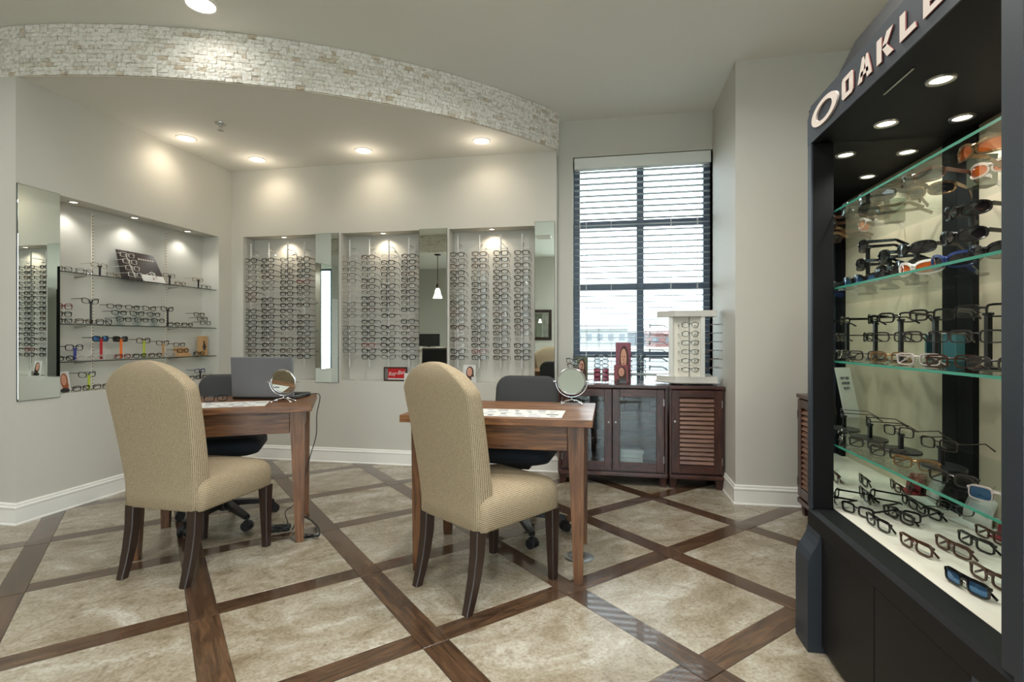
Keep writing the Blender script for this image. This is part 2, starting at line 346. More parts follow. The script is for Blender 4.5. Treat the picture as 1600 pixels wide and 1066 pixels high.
# soffit arc
def circ(p, q, r):
    ax, ay = p; bx_, by = q; cx, cy = r; d = 2*(ax*(by-cy)+bx_*(cy-ay)+cx*(ay-by))
    ux = ((ax*ax+ay*ay)*(by-cy)+(bx_*bx_+by*by)*(cy-ay)+(cx*cx+cy*cy)*(ay-by))/d
    uy = ((ax*ax+ay*ay)*(cx-bx_)+(bx_*bx_+by*by)*(ax-cx)+(cx*cx+cy*cy)*(bx_-ax))/d
    return ux, uy, math.hypot(ax-ux, ay-uy)
AX, AY, AR = circ((-3.57, 2.645), (-1.873, 3.177), (-.425, 4.49))
a0 = atan2(2.645-AY, -3.57-AX); a1 = atan2(4.49-AY, -.425-AX)
NA = 48
arc = [(AX+AR*cos(a0+(a1-a0)*k/NA), AY+AR*sin(a0+(a1-a0)*k/NA)) for k in range(NA+1)]
t0 = Vector((arc[1][0]-arc[0][0], arc[1][1]-arc[0][1])).normalized()
poly = [(XF, arc[0][1])] + arc + [(XE+.005, YW), (XF, YW)]
struct(B().prism(poly, ZS, ZC-.001).obj('trim_1', 'ceiling_paint'))
band = struct(B().prism([(XF, arc[0][1]-.006)] + [(x+.006*cos(a0+(a1-a0)*k/NA), y+.006*sin(a0+(a1-a0)*k/NA)) for k, (x, y) in enumerate(arc)] + arc[::-1] + [(XF, arc[0][1])], ZS-.004, ZC-.002).obj('trim_2', 'stone_sill'))

# floor: diagonal grid of stone tiles framed by wood planks
FA, PA, WA_ = -1.0675*H, .6124*H, .0929*H      # across the A direction
FB, PB, WB_ = 4.6856*H, .6179*H, .0929*H
dA, nA = Vector((-sin(pi/4), cos(pi/4))), Vector((cos(pi/4), sin(pi/4)))
def fp(ca, cb): v = nA*ca + dA*cb; return (v.x, v.y)
def clip(poly, axis, val, keep_less):
    out = []
    for i in range(len(poly)):
        p, q = poly[i], poly[(i+1) % len(poly)]
        ip = (p[axis] <= val) == keep_less or p[axis] == val; iq = (q[axis] <= val) == keep_less or q[axis] == val
        if ip: out.append(p)
        if ip != iq:
            t = (val-p[axis])/(q[axis]-p[axis]); r = [p[0]+(q[0]-p[0])*t, p[1]+(q[1]-p[1])*t]; out.append(tuple(r))
    return out
def shrink(poly, g):
    c = Vector((sum(p[0] for p in poly)/len(poly), sum(p[1] for p in poly)/len(poly))); r = []
    for p in poly: v = Vector(p)-c; r.append(tuple(c+v*(1-g/max(v.length, .02))))
    return r
floor_o = struct(B().box(((XF+XR)/2, (YR+YW)/2, -.04), (XR-XF+.4, YW-YR+.4, .068)).obj('floor', 'grout'))
def floor_piece(name, poly, m, h):
    cx = sum(p[0] for p in poly)/len(poly); cy = sum(p[1] for p in poly)/len(poly)
    for ax, v, less in ((1, YW, True), (0, XR, True), (0, XF, False), (1, YR, False)):
        poly = clip(poly, ax, v, less)
        if len(poly) < 3: return
    if cy > YE and cx < XL+.5 and not (cx < XL-.4 and cy < YE+.3):
        poly = clip(poly, 0, XL-.05, False)
        if len(poly) < 3: return
    if cx < XL-.3 and cy > YE: return
    q = []
    for p in poly:
        if not q or math.hypot(p[0]-q[-1][0], p[1]-q[-1][1]) > 1e-4: q.append(p)
    if len(q) > 2 and math.hypot(q[0][0]-q[-1][0], q[0][1]-q[-1][1]) < 1e-4: q.pop()
    if len(q) < 3: return
    b = B(); t = bmesh.new(); o_ = shrink(q, .0012); i_ = shrink(q, .0032); n = len(q)
    lo = [t.verts.new((*p, -.008)) for p in o_]; mid = [t.verts.new((*p, h-.0012)) for p in o_]; hi = [t.verts.new((*p, h)) for p in i_]
    t.faces.new(hi)
    for k in range(n):
        k2 = (k+1) % n; t.faces.new((lo[k], lo[k2], mid[k2], mid[k])); t.faces.new((mid[k], mid[k2], hi[k2], hi[k]))
    b._add(t, Matrix()); b.obj(name, m, floor_o)
for i in range(-8, 12):
    ca = FA+PA*i
    for j in range(-1, 15):
        cb = FB-PB*j
        c = fp(ca+PA/2, cb-PB/2)
        if not (XF-.5 < c[0] < XR+.6 and -1.4 < c[1] < YW+.6): continue
        x0, x1, y1, y0 = ca+WA_/2, ca+PA-WA_/2, cb-WB_/2, cb-PB+WB_/2
        floor_piece('tile', [fp(x0, y0), fp(x1, y0), fp(x1, y1), fp(x0, y1)], 'travertine', 0)
        floor_piece('wood_plank', [fp(ca-WA_/2, cb-PB-WB_/2), fp(ca+WA_/2, cb-PB-WB_/2), fp(ca+WA_/2, cb-WB_/2), fp(ca-WA_/2, cb-WB_/2)], 'plank_a', -.0004)
        floor_piece('wood_plank', [fp(x0, cb-WB_/2), fp(x1, cb-WB_/2), fp(x1, cb+WB_/2), fp(x0, cb+WB_/2)], 'plank_b', -.0004)
struct(B().box(((XF+XR)/2, (YR-1.6)/2, -.0035), (XR-XF, -1.6-YR, .006)).obj('floor_rear', 'travertine'))

# stones on the curved band: the 300 that show largest are parts, the rest one mass
def stone_mesh(seed):
    rnd = random.Random(seed); t = bmesh.new(); g = [[t.verts.new((-.5+i/2, -.5-.5*rnd.random()*(1 if i == 1 or j == 1 else .5), -.5+j/2)) for j in range(3)] for i in range(3)]
    bk = [[t.verts.new((-.5+i, .5, -.5+j)) for j in range(2)] for i in range(2)]
    for i in range(2):
        for j in range(2): t.faces.new((g[i][j], g[i+1][j], g[i+1][j+1], g[i][j+1]))
    for e, (a, c) in (([g[0][0], g[1][0], g[2][0]], (bk[0][0], bk[1][0])), ([g[0][2], g[1][2], g[2][2]], (bk[0][1], bk[1][1])), ([g[0][0], g[0][1], g[0][2]], (bk[0][0], bk[0][1])), ([g[2][0], g[2][1], g[2][2]], (bk[1][0], bk[1][1]))):
        t.faces.new(e+[c, a])
    b = B(); b._add(t, Matrix()); return b.mesh('stone', 'split_stone')
SM = [stone_mesh(k) for k in range(8)]
def stone_rows(length, rows, z0, z1):
    out = []; rh = (z1-z0)/rows
    for r in range(rows):
        s = -random.random()*.05
        while s < length:
            w = random.choice((.046, .05, .05, .05, .026, .06)); a, c = max(s, 0), min(s+w, length)
            if c-a > .012: out.append(((a+c)/2, c-a-.0016, z0+rh*(r+.5), rh-.0016))
            s += w
    return out
rows = []
for s, w, z, h in stone_rows(AR*(a1-a0), 12, ZS, ZC-.002):
    a = a0+s/AR; rows.append((Vector((AX+(AR+.012)*cos(a), AY+(AR+.012)*sin(a), z)), a+pi/2, w, h))
for s, w, z, h in stone_rows(.7, 12, ZS, ZC-.002): rows.append((Vector((arc[0][0]-s, arc[0][1]-.012, z)), 0, w, h))
rows.sort(key=lambda q: -q[2]*q[3]/((q[0]-Vector((0, 0, H))).length_squared) if abs((q[0].x*cos(TH)+q[0].y*sin(TH))/(-q[0].x*sin(TH)+q[0].y*cos(TH))) < .99 else 0)
mass = bmesh.new()
for k, (p, rz, w, h) in enumerate(rows):
    d = random.uniform(.010, .018); mt = Matrix.Translation(p) @ Matrix.Rotation(rz, 4, 'Z') @ Matrix.Diagonal((w, d, h, 1))
    if k < 300:
        o = link('stone', SM[k % 8], band); o.matrix_basis = mt
    else:
        me = SM[k % 8].copy(); me.transform(mt); mass.from_mesh(me); D.meshes.remove(me)
me = D.meshes.new('stone_mosaic'); mass.to_mesh(me); mass.free(); me.materials.append(M['split_stone'])
mo = link('stone_mosaic', me, band); mo['kind'] = 'stuff'

# baseboards
PROF = [(0, 0), (.017, 0), (.017, .008), (.012, .014), (.012, .098), (.015, .104), (.015, .112), (.010, .118), (.010, .128), (.006, .136), (0, .136)]
def baseboard(name, pts):
    t = bmesh.new(); R = []
    n = len(pts)
    for i in range(n):
        p = Vector(pts[i]); ns = []
        for a, c in ((i-1, i), (i, i+1)):
            if 0 <= a and c < n: d = (Vector(pts[c])-Vector(pts[a])).normalized(); ns.append(Vector((d.y, -d.x)))
        m = sum(ns, Vector((0, 0)))/len(ns); m = m/m.length_squared
        R.append([t.verts.new((p.x+m.x*a, p.y+m.y*a, z)) for a, z in PROF])
    for A, C in zip(R, R[1:]):
        for k in range(len(PROF)): t.faces.new((A[k], A[(k+1) % len(PROF)], C[(k+1) % len(PROF)], C[k]))
    t.faces.new(R[0]); t.faces.new(R[-1][::-1]); b = B(); b._add(t, Matrix()); struct(b.obj(name, 'trim_white'))
baseboard('baseboard_left', [(XF, YE), (XL, YE), (XL, YB)])
baseboard('baseboard_back', [(XL, YB), (XE, YB), (XE, YW), (XBUMP, YW), (XBUMP, YBUMP), (XR, YBUMP), (XR, 2.3)])

# window
win = struct(thing('window_1', None, None, (0, 0, 0)))
def wbar(n, lo, hi, m='slate_frame'): return struct(B().box(tuple((a+c)/2 for a, c in zip(lo, hi)), tuple(c-a for a, c in zip(lo, hi)), .003).obj(n, m, win))
fy0, fy1 = 4.775, 4.845
wbar('frame', (WX0, fy0, WZ0), (WX0+.055, fy1, WZ1)); wbar('frame', (WX1-.055, fy0, WZ0), (WX1, fy1, WZ1)); wbar('frame', (WX0+.055, fy0, WZ1-.055), (WX1-.055, fy1, WZ1)); wbar('frame', (WX0+.055, fy0, WZ0), (WX1-.055, fy1, WZ0+.06))
XM = (WX0+WX1)/2
wbar('mullion', (XM-.03, fy0, WZ0+.06), (XM+.03, fy1, WZ1-.055))
for z in (2.185, 1.62, 1.01):
    for a, c in ((WX0+.055, XM-.03), (XM+.03, WX1-.055)): wbar('transom', (a, fy0+.004, z-.028), (c, fy1-.004, z+.028))
zz = [WZ0+.06, 1.01-.028, 1.01+.028, 1.62-.028, 1.62+.028, 2.185-.028, 2.185+.028, WZ1-.055]
for k in range(0, 8, 2):
    for a, c in ((WX0+.055, XM-.03), (XM+.03, WX1-.055)): wbar('pane', (a, 4.806, zz[k]), (c, 4.812, zz[k+1]), 'pane')
# window blind
bl = thing('window_blind', 'white horizontal slat blind hanging open in the tall window', 'blind', (0, 0, 0))
bx0, bx1, by = WX0+.012, WX1-.012, 4.705
B().box(((bx0+bx1)/2, by-.005, 2.705), (bx1-bx0, .075, .10), .006, 2).obj('headrail', 'valance_white', bl)
sm = bmesh.new(); b = B(); L = bx1-bx0
pr = [(-.024, 0), (-.012, .0025), (0, .0035), (.012, .0025), (.024, 0), (.012, -.0005), (0, .0008), (-.012, -.0005)]
b.loft([[(-L/2, y, z) for y, z in pr], [(L/2, y, z) for y, z in pr]]); slm = b.mesh('slat', 'blind_white')
z = 2.632; zlow = .86
while z > zlow:
    o = link('slat', slm, bl); o.location = ((bx0+bx1)/2, by, z); o.rotation_euler = (radians(-6), 0, 0); z -= .0525
B().box(((bx0+bx1)/2, by, zlow-.02), (L, .05, .022), .004).obj('bottom_rail', 'blind_white', bl)
for fx in (.09, .28, .72, .91):
    X = bx0+L*fx; B().bar((X, by-.026, zlow-.02), (X, by-.026, 2.66), .003, .003).bar((X, by+.026, zlow-.02), (X, by+.026, 2.66), .003, .003).obj('cord', 'cord_white', bl)
b = B(); X = bx0+.05; b.tube([(X, by-.045, 2.66), (X, by-.047, 1.5)], .003, 6).lathe([(0, 0), (.007, .004), (.004, .03), (0, .032)], 8, (X, by-.047, 1.47)); b.obj('pull_cord', 'cord_white', bl)

# outdoors
struct(B().box((0, 130, -.35), (500, 250, .3)).obj('ground', 'grass_dry'))
struct(B().box((0, 30, -.19), (300, 14, .03)).obj('road', 'asphalt'))
struct(B().box((0, 7.6, -.16), (60, 5.2, .08)).obj('pavement', 'asphalt'))
mat('bounce_pale', S(222, 221, 214), .85)
struct(B().box((0, -14.6, -.16), (60, 22, .08)).obj('bounce_slab', 'bounce_pale')); struct(B().box((9.9, 0, -.16), (16, 7, .08)).obj('bounce_slab', 'bounce_pale'))  # added unseen pale slabs that bounce daylight up to the ceiling
def shed(label, X, Y, w, h, d, wall, roof, n):
    t = thing('building', label, 'building', (X, Y, -.2), 0, 'far buildings beyond the window')
    B().box((0, 0, h/2), (w, d, h)).obj('wall', wall, t)
    B().prism([(-d/2-.4, 0), (d/2+.4, 0), (0, h*.35)], -w/2-.3, w/2+.3, Matrix.Translation((0, 0, h)) @ Matrix(((0, 0, 1, 0), (1, 0, 0, 0), (0, 1, 0, 0), (0, 0, 0, 1)))).obj('roof', roof, t)
    for k in range(n): B().box((-w/2+w*(k+.5)/n, -d/2-.04, h*.55), (w/n*.5, .1, h*.35), .02).obj('window', 'far_grey', t)
shed('low white far building seen through the window beside its middle bar', -1.2, 92, 9, 3.0, 8, 'far_white', 'far_white', 5)
shed('low far building with a red roof seen past the rotating eyeglass tower', 12.5, 96, 11, 2.2, 8, 'far_roof', 'far_roof', 5)
shed('grey far shed seen low through the window, smallest of the three', 5.5, 110, 7, 2.6, 8, 'far_grey', 'far_white', 3)
tr = thing('bare_tree', 'bare leafless young tree outside the window', 'tree', (2.35, 20, -.2))
def limb(b, p, d, l, r, n):
    q = p+d*l; b.tube([p, (p+q)/2+Vector((random.uniform(-1, 1), random.uniform(-1, 1), 0))*l*.04, q], [r, r*.8, r*.6], 5)
    if n:
        for k in range(3):
            e = (d+Vector((random.uniform(-.7, .7), random.uniform(-.7, .7), random.uniform(0, .5)))).normalized(); limb(b, p+d*l*(.55+.2*k), e, l*.62, r*.55, n-1)
b = B(); b.tube([(0, 0, 0), (.03, 0, .5), (0, 0, 1.0)], [.035, .03, .025], 6); b.obj('trunk', 'bark', tr)
b = B(); limb(b, Vector((0, 0, .95)), Vector((0, 0, 1)), .7, .022, 3); o = b.obj('branches', 'bark', tr); o['kind'] = 'stuff'

# ------------------------------------------------------------------ lights with their fixtures
def lamp(parent, kind, power, col, loc, size=.05, spot=None, rot=(0, 0, 0), blend=.5):
    l = D.lights.new('lamp_light', kind); l.energy = power; l.color = col
    if kind == 'AREA': l.shape = 'DISK'; l.size = size
    else: l.shadow_soft_size = size
    if spot: l.spot_size = radians(spot); l.spot_blend = blend
    o = D.objects.new('lamp_light', l); COL.objects.link(o); o.parent = parent; o.location = loc; o.rotation_euler = rot
    return o
def downlight(name, label, x, y, z, R, lampmat, group, aim=None):
    t = thing(name, label, 'ceiling light', (x, y, z), 0, group)
    B().lathe([(R*.76, .006), (R*.78, -.004), (R*.9, -.007), (R, -.004), (R, 0), (R*.76, .006)], 28).obj('trim_ring', 'fixture_white', t, 40)
    mt = Matrix()
    if aim:
        d = Vector((aim[0], aim[1], -1)).normalized(); mt = Vector((0, 0, -1)).rotation_difference(d).to_matrix().to_4x4()
    B().lathe([(R*.78, -.0005), (R*.74, -.0005), (R*.55, -.004 if not aim else -.012), (R*.52, -.0035 if not aim else -.012), (0, -.0035 if not aim else -.010)], 24).obj('lamp_face', lampmat, t, 30)
    return t, mt
SOFF = [((-3.351, 3.683), (-.55, .02), 'eyeball downlight over the left wall mirror and shelves'), ((-3.113, 4.231), (.05, .5), 'eyeball downlight nearest the room corner'), ((-2.065, 4.195), (.0, .5), 'eyeball downlight above the middle glasses niche'), ((-1.015, 4.165), (.0, .5), 'eyeball downlight above the niche beside the window')]
for (x, y), aim, lb in SOFF:
    t, mt = downlight('downlight', 'small white '+lb+' in the lowered ceiling', x, y, ZS, .075, 'lamp_on', 'soffit downlights', aim)
    d = Vector((aim[0], aim[1], -1)).normalized(); q = Vector((0, 0, -1)).rotation_difference(d).to_euler()
    lamp(t, 'SPOT', SOFF_W, WARM, (0, 0, -.03), .035, 124, q, 1.0)
    lamp(t, 'POINT', SOFF_W*.2, WARM, (0, 0, -.13), .05)
MAINP = [(-2.318, 2.655), (-.55, 2.62), (.5, 2.25), (-.45, 1.75), (-2.3, .9), (-.4, .1), (-2.3, -1.0), (.7, .9), (-4.5, 1.4), (-4.6, -.9), (-.3, -1.9)]  # only the first is in frame; the others are added fill lights
for k, (x, y) in enumerate(MAINP):
    t, _ = downlight('downlight', 'large bright round downlight in the high ceiling by the stone band' if k == 0 else 'large round fill downlight added to the high ceiling out of view, %s of its rows' % ORD[k], x, y, ZC, .10, 'lamp_main', 'high ceiling downlights')
    l = lamp(t, 'AREA', CEIL_W if k else MAIN_W, NEUT, (0, 0, -.012), .15); l.data.spread = radians(165)
# puck lights in the niches
PK = [(at_y(443, 372, 4.565).x, 4.575, HEAD, 'puck light in the top of the niche behind the laptop'), (at_y(598, 366, 4.565).x, 4.575, HEAD, 'puck light in the top of the middle glasses niche'), (at_y(768, 357, 4.565).x, 4.575, HEAD, 'puck light in the top of the niche nearest the window')]
PK += [(-3.68, y, 2.11, 'puck light in the top of the shelf niche, %s from the tall mirror' % n_) for y, n_ in ((3.05, 'first'), (3.53, 'second'), (4.06, 'third'))]
for x, y, z, lb in PK:
    t = thing('puck_light', 'tiny round '+lb, 'ceiling light', (x, y, z), 0, 'niche puck lights')
    B().lathe([(.024, 0), (.026, -.004), (.034, -.005), (.036, 0), (.024, 0)], 20).obj('trim_ring', 'brushed', t, 40)
    B().lathe([(.025, -.001), (.02, -.003), (0, -.003)], 16).obj('lamp_face', 'lamp_on', t, True)
    lamp(t, 'SPOT', NICHE_W, WARM if y > 4.5 else NEUT, (0, 0, -.015), .02, 130, (radians(8) if y > 4.5 else 0, radians(-8) if y < 4.5 else 0, 0), .7)
# sprinkler
t = thing('fire_sprinkler', 'small chrome fire sprinkler head in the lowered ceiling', 'sprinkler', (-2.866, 3.478, ZS))
B().lathe([(0, 0), (.04, 0), (.038, -.006), (.02, -.010), (0, -.010)], 20).obj('escutcheon', 'brushed', t, 40)
b = B(); b.lathe([(0, -.008), (.012, -.008), (.01, -.024), (0, -.024)], 10)
for s in (-1, 1): b.tube([(s*.009, 0, -.02), (s*.016, 0, -.035), (s*.004, 0, -.05)], .0025, 6)
b.lathe([(0, -.05), (.022, -.052), (.022, -.054), (0, -.054)], 14); b.obj('deflector', 'brushed', t, 40)

# wall mirrors
def wall_mirror(label, lo, hi, axis):
    t = thing('wall_mirror', label, 'mirror', tuple((a+c)/2 for a, c in zip(lo, hi)))
    d = [c-a for a, c in zip(lo, hi)]; d[axis] = .004
    B().box((0, 0, 0), d, .0012).obj('mirror_glass', 'mirror', t)
    g = [x+.004 for x in d]; g[axis] = .003; off = [0, 0, 0]; off[axis] = .0025 if axis == 1 else -.0025
    B().box(off, g).obj('backing', 'black_matte', t)
wall_mirror('tall narrow mirror between the niche behind the laptop and middle niche', (-2.695, YB-.008, .745), (-2.463, YB-.008, 2.137), 1)
wall_mirror('tall narrow mirror between the middle niche and the niche nearest the window', (-1.671, YB-.008, .762), (-1.412, YB-.008, 2.142), 1)
wall_mirror('narrowest tall mirror at the wall end beside the window', (-.618, YB-.008, .762), (-.447, YB-.008, 2.165), 1)
wall_mirror('tall mirror on the side wall beside the glass shelves', (XL+.008, YE+.004, .765), (XL+.008, 2.878, 2.113), 0)


# ------------------------------------------------------------------ desks
def make_desk(label, loc, rz):
    t = thing('wood_desk', label, 'desk', loc, rz)
    w, d, h = .93, .65, .78
    b = B()
    for k in range(5): b.box((0, -d/2+d*(k+.5)/5, h-.0175), (w, d/5-.0006, .035), .002)
    b.obj('desktop', 'oak', t)
    lx, ly = .385, .235
    for sx in (-1, 1):
        for sy in (-1, 1):
            b = B(); b.bar((sx*(lx-.0), sy*(ly), h-.035), (sx*(lx+.012), sy*(ly+.010), 0), .078, .078, .042, .042, up=(0, 1, 0)); b.obj('leg', 'oak_z', t)
    for sy in (-1, 1): B().box((0, sy*(ly+.012), h-.035-.0625), (2*lx-.078, .022, .125), .003).obj('apron', 'oak', t)
    for sx in (-1, 1): B().box((sx*(lx+.012), 0, h-.035-.0625), (.022, 2*ly-.078, .125), .003).obj('apron', 'oak', t)
    return t
RD = make_desk('brown oak desk in front of the back wall mirrors, next to the dark cabinet', (-.53, 2.725, 0), 0)
LA = radians(28.3)
LDK = make_desk('angled brown oak desk carrying the laptop', (-2.185, 2.73, 0), LA)

# ------------------------------------------------------------------ upholstered dining style chairs
def make_chair(label, loc, rz):
    t = thing('upholstered_chair', label, 'chair', loc, rz)
    secs = []; zs = [.335, .345, .40, .48, .56, .64, .72, .80, .87, .905, .925, .945, .965, .983, 1.0, 1.014, 1.027, 1.037, 1.045, 1.05]
    for z in zs:
        w = .208+.034*min(1, max(0, (z-.42)/.45))
        if z > .92: w = .244*max(.003, 1-((z-.92)/.131)**1.3)**.5
        th = .105-.035*max(0, (z-.45)/.6)
        if z > .98: th *= 1-.45*((z-.98)/.07)**2
        if z == .335: w -= .008; th -= .012
        yc = -.182-.0-.118*max(0, (z-.42)/.63)**1.25
        secs.append([(x, yc+y, z) for x, y in (lambda q: q[5:]+q[:5])(rrect(2*w, th, min(.022, w*.8, th*.45), 5))])
    b = B(); b.loft(secs); o = b.obj('backrest', 'rib_upright', t, 50); ref = [Vector(v) for v in secs[7]]; g_ = [0]
    for k in range(1, len(ref)): g_.append(g_[-1]+(ref[k]-ref[k-1]).length)
    at = o.data.attributes.new('girth', 'FLOAT', 'POINT')
    for k in range(len(o.data.vertices)): at.data[k].value = g_[k % len(ref)]
    secs = []
    for z, wx, y0, y1, r in ((.335, .226, -.215, .262, .02), (.345, .234, -.222, .27, .03), (.42, .238, -.222, .275, .04), (.452, .234, -.222, .272, .05), (.472, .22, -.21, .258, .06), (.484, .19, -.19, .225, .06), (.490, .13, -.15, .16, .06)):
        secs.append([(x, (y0+y1)/2+y, z+.010*(1-((x/.24)**2))) if z > .46 else (x, (y0+y1)/2+y, z) for x, y in rrect(2*wx, y1-y0, r, 6)])
    b = B(); b.loft(secs); b.obj('seat', 'rib_level', t, 55)
    for s in (-1, 1):
        b = B(); b.loft([[(s*.183+x, yy+y, z) for x, y in rrect(q, q, .004, 2)] for z, yy, q in ((.34, -.205, .052), (.24, -.210, .050), (.14, -.226, .046), (.06, -.246, .041), (0, -.264, .037))]); b.obj('leg', 'espresso', t, 30)
        b = B(); b.loft([[(s*x0+x, .243+y, z) for x, y in rrect(q, q, .004, 2)] for z, x0, q in ((.34, .206, .056), (.2, .208, .046), (0, .212, .036))]); b.obj('leg', 'espresso', t, 30)
    return t
make_chair('beige ribbed high-back chair drawn up at the desk beside the dark cabinet', (-.57, 2.428, 0), radians(-35.3))
make_chair('beige ribbed high-back chair drawn up at the laptop desk', (-2.09, 2.38, 0), radians(-3.5))

# ------------------------------------------------------------------ office chairs
def make_office(label, loc, rz, base_rot):
    t = thing('office_chair', label, 'office chair', loc, rz)
    secs = []
    for z, k in ((.435, .80), (.445, .92), (.47, 1.0), (.50, 1.0), (.52, .96), (.535, .82), (.54, .6)): secs.append([(x*k, y*k, z) for x, y in rrect(.46, .45, .10, 6)])
    b = B(); b.loft(secs); b.obj('seat', 'office_seat', t, 60)
    secs = []
    for y, k in ((.215, .86), (.222, .96), (.24, 1), (.265, .99), (.28, .90), (.284, .72)): secs.append([(x*k, y+.06*(z)/.3+.5*(.2*x)**2*-6, .745+z*k) for x, z in rrect(.415, .33, .085, 6)])
    b = B(); b.loft(secs); b.obj('backrest', 'office_fabric', t, 60)
    b = B(); b.tube([(0, .05, .425), (0, .22, .42), (0, .30, .47), (0, .305, .60), (0, .30, .70)], .017, 8); b.obj('back_bar', 'black_plastic', t, True)
    B().box((0, 0, .415), (.20, .24, .04), .008).obj('seat_plate', 'black_plastic', t)
    b = B(); b.cyl((0, 0, .20), .026, .20, 16); b.cyl((0, 0, .07), .030, .14, 16); b.obj('gas_lift', 'black_plastic', t, 40)
    B().cyl((0, 0, .062), .014, .20, 12).obj('lift_rod', 'chrome', t, 40)
    B().lathe([(0, .075), (.05, .08), (.052, .12), (.034, .135), (0, .135)], 18).obj('hub', 'black_plastic', t, 40)
    for k in range(5):
        a = base_rot+2*pi*k/5; e = Vector((cos(a), sin(a), 0))
        l = B().bar(Vector((0, 0, .112))+e*.03, Vector((0, 0, .078))+e*.285, .05, .036, .032, .024).obj('base_leg', 'black_plastic', t)
        c = Vector((0, 0, .0275))+e*.285; s = Vector((-sin(a+.5), cos(a+.5), 0))
        b = B(); b.tube([c+s*.010, c+s*.026], .0275, 14); b.tube([c-s*.026, c-s*.010], .0275, 14); b.tube([c-s*.011, c+s*.011], .012, 8); b.tube([c+Vector((0, 0, .01)), c+Vector((0, 0, .05))], .007, 8); b.tube([c+s*.0095+Vector((0, 0, .012)), c-s*.0095+Vector((0, 0, .012))], .024, 12)
        b.obj('caster', 'black_matte', l, 40)
    return t
make_office('dark grey office chair behind the desk beside the dark cabinet', (-.53, 3.1, 0), radians(-4), radians(-64.0+4))
make_office('dark grey office chair behind the laptop desk', (-2.385, 2.93, 0), LA, radians(-26.5)-LA)

# ------------------------------------------------------------------ things on the desks
def ldk(u, v, z=.78): return Vector((-2.185+u*cos(LA)-v*sin(LA), 2.73+u*sin(LA)+v*cos(LA), z))
def sheet(name, label, cat, loc, rz, w, d, seed):
    rnd = random.Random(seed); t = thing(name, label, cat, loc, rz)
    B().box((0, 0, .0008), (w, d, .0012)).obj('sheet', 'paper', t)
    b = B()
    for j in range(4):
        y = -d/2+d*(j+.6)/4.4; x = -w/2+.02
        while x < w/2-.05:
            l = rnd.uniform(.015, .06); b.mi = rnd.choice((0, 0, 1)); b.box((x+l/2, y+rnd.uniform(-.01, .01), .0015), (l, rnd.choice((.009, .014, .022)), .0004)); x += l+rnd.uniform(.012, .05)
    o = b.obj('printed_lines', ['ink', 'ink_dark'], t); o['kind'] = 'stuff'
p = at_z(805, 647, .78)
sheet('lens_chart', 'white printed chart lying on the desk with the upright tilted mirror', 'paper', (-.46, 2.565, .78), 0, .50, .25, 3)
sheet('lens_chart', 'white printed chart lying on the laptop desk', 'paper', tuple(ldk(-.03, -.15)), LA, .50, .25, 4)
# laptop: lid back towards the room
c = ldk(.21, .17); lt = thing('laptop', 'grey laptop standing open on the angled desk', 'laptop', tuple(c), radians(8))
B().box((0, .0, .013), (.385, .245, .022), .006, 2).obj('base', 'black_plastic', lt)
b = B(); b.box((0, -.128, .138), (.385, .012, .245), .004, 2, rx=radians(4)); b.obj('lid', 'laptop_silver', lt)
B().box((0, -.1185, .138), (.36, .002, .21), rx=radians(4)).obj('screen', 'black_plastic', lt)
b = B()
for r in range(5):
    for k in range(13): b.box((-.165+k*.0275, -.075+r*.024, .0245), (.022, .018, .003))
o = b.obj('keys', 'black_matte', lt); o['kind'] = 'stuff'
def cable(name, label, pts, r=.003, m='black_plastic', cat='cable'):
    P = [Vector(p) for p in pts]; out = []
    for i in range(len(P)-1):
        p0, p1, p2, p3 = P[max(i-1, 0)], P[i], P[i+1], P[min(i+2, len(P)-1)]
        for k in range(6):
            s = k/6; out.append(.5*((2*p1)+(p2-p0)*s+(2*p0-5*p1+4*p2-p3)*s*s+(3*p1-p0-3*p2+p3)*s**3))
    out.append(P[-1]); return tag(B().tube(out, r, 6).obj(name, m, None, True), label, cat)
e = ldk(.40, .25)
Yc = 3.02
cb = [c+Vector((.19, .06, .014)), e+Vector((.08, .03, .0)), at_y(495, 648, 3.06), at_y(494, 680, 3.08), at_y(484, 715, 3.08), at_y(476, 745, 3.06), at_y(462, 785, 3.03), at_y(446, 800, 2.99), at_y(450, 818, 2.93), at_z(447, 829, .015)]
cable('charger_cable', 'thin black charger cable hanging from the laptop to the floor', cb)
t = thing('power_adapter', 'black power adapter lying on the floor under the laptop desk', 'adapter', tuple(at_z(437, 829, 0)), .4)
B().box((0, 0, .016), (.12, .05, .032), .006, 2).obj('body', 'black_plastic', t); B().tube([(-.058, 0, .016), (-.085, 0, .014)], .006, 8).obj('strain_relief', 'black_matte', t)
q = at_z(428, 832, .006)
cable('coiled_cable', 'black cable coil on the floor beside the power adapter', [q+Vector((.05*cos(a*.9)-.02+.004*a, .035*sin(a*.9), .002+.002*a)) for a in range(0, 22)], .0035)
# floor outlets
def outlet(label, x, y, open_):
    t = thing('floor_outlet', label, 'floor outlet', (x, y, 0))
    B().lathe([(0, .0005), (.075, .0005), (.078, .002), (.072, .005), (.05, .005), (.048, .002), (0, .002)], 32).obj('ring', 'brushed', t, 40)
    B().lathe([(0, .002), (.047, .002), (.047, .0045), (0, .0045)], 28).obj('cover', 'black_matte' if open_ else 'brushed', t, 40)
    b = B(); b.box((-.015, 0, .005), (.024, .03, .002), .0005); b.box((.017, 0, .005), (.024, .03, .002), .0005); b.obj('socket_flap', 'black_matte' if not open_ else 'brushed', t)
    if open_:
        b = B(); b.lathe([(0, 0), (.046, 0), (.046, .004), (0, .004)], 28, (.0, .055, .006), Matrix.Rotation(radians(12), 4, 'X')); b.obj('lid', 'brushed', t, 40)
outlet('round metal floor outlet beside the leg of the mirror desk', -.147, 2.77, False)
t = outlet('round floor outlet with dark cover by the cables under the laptop desk', -1.73, 2.775, True)
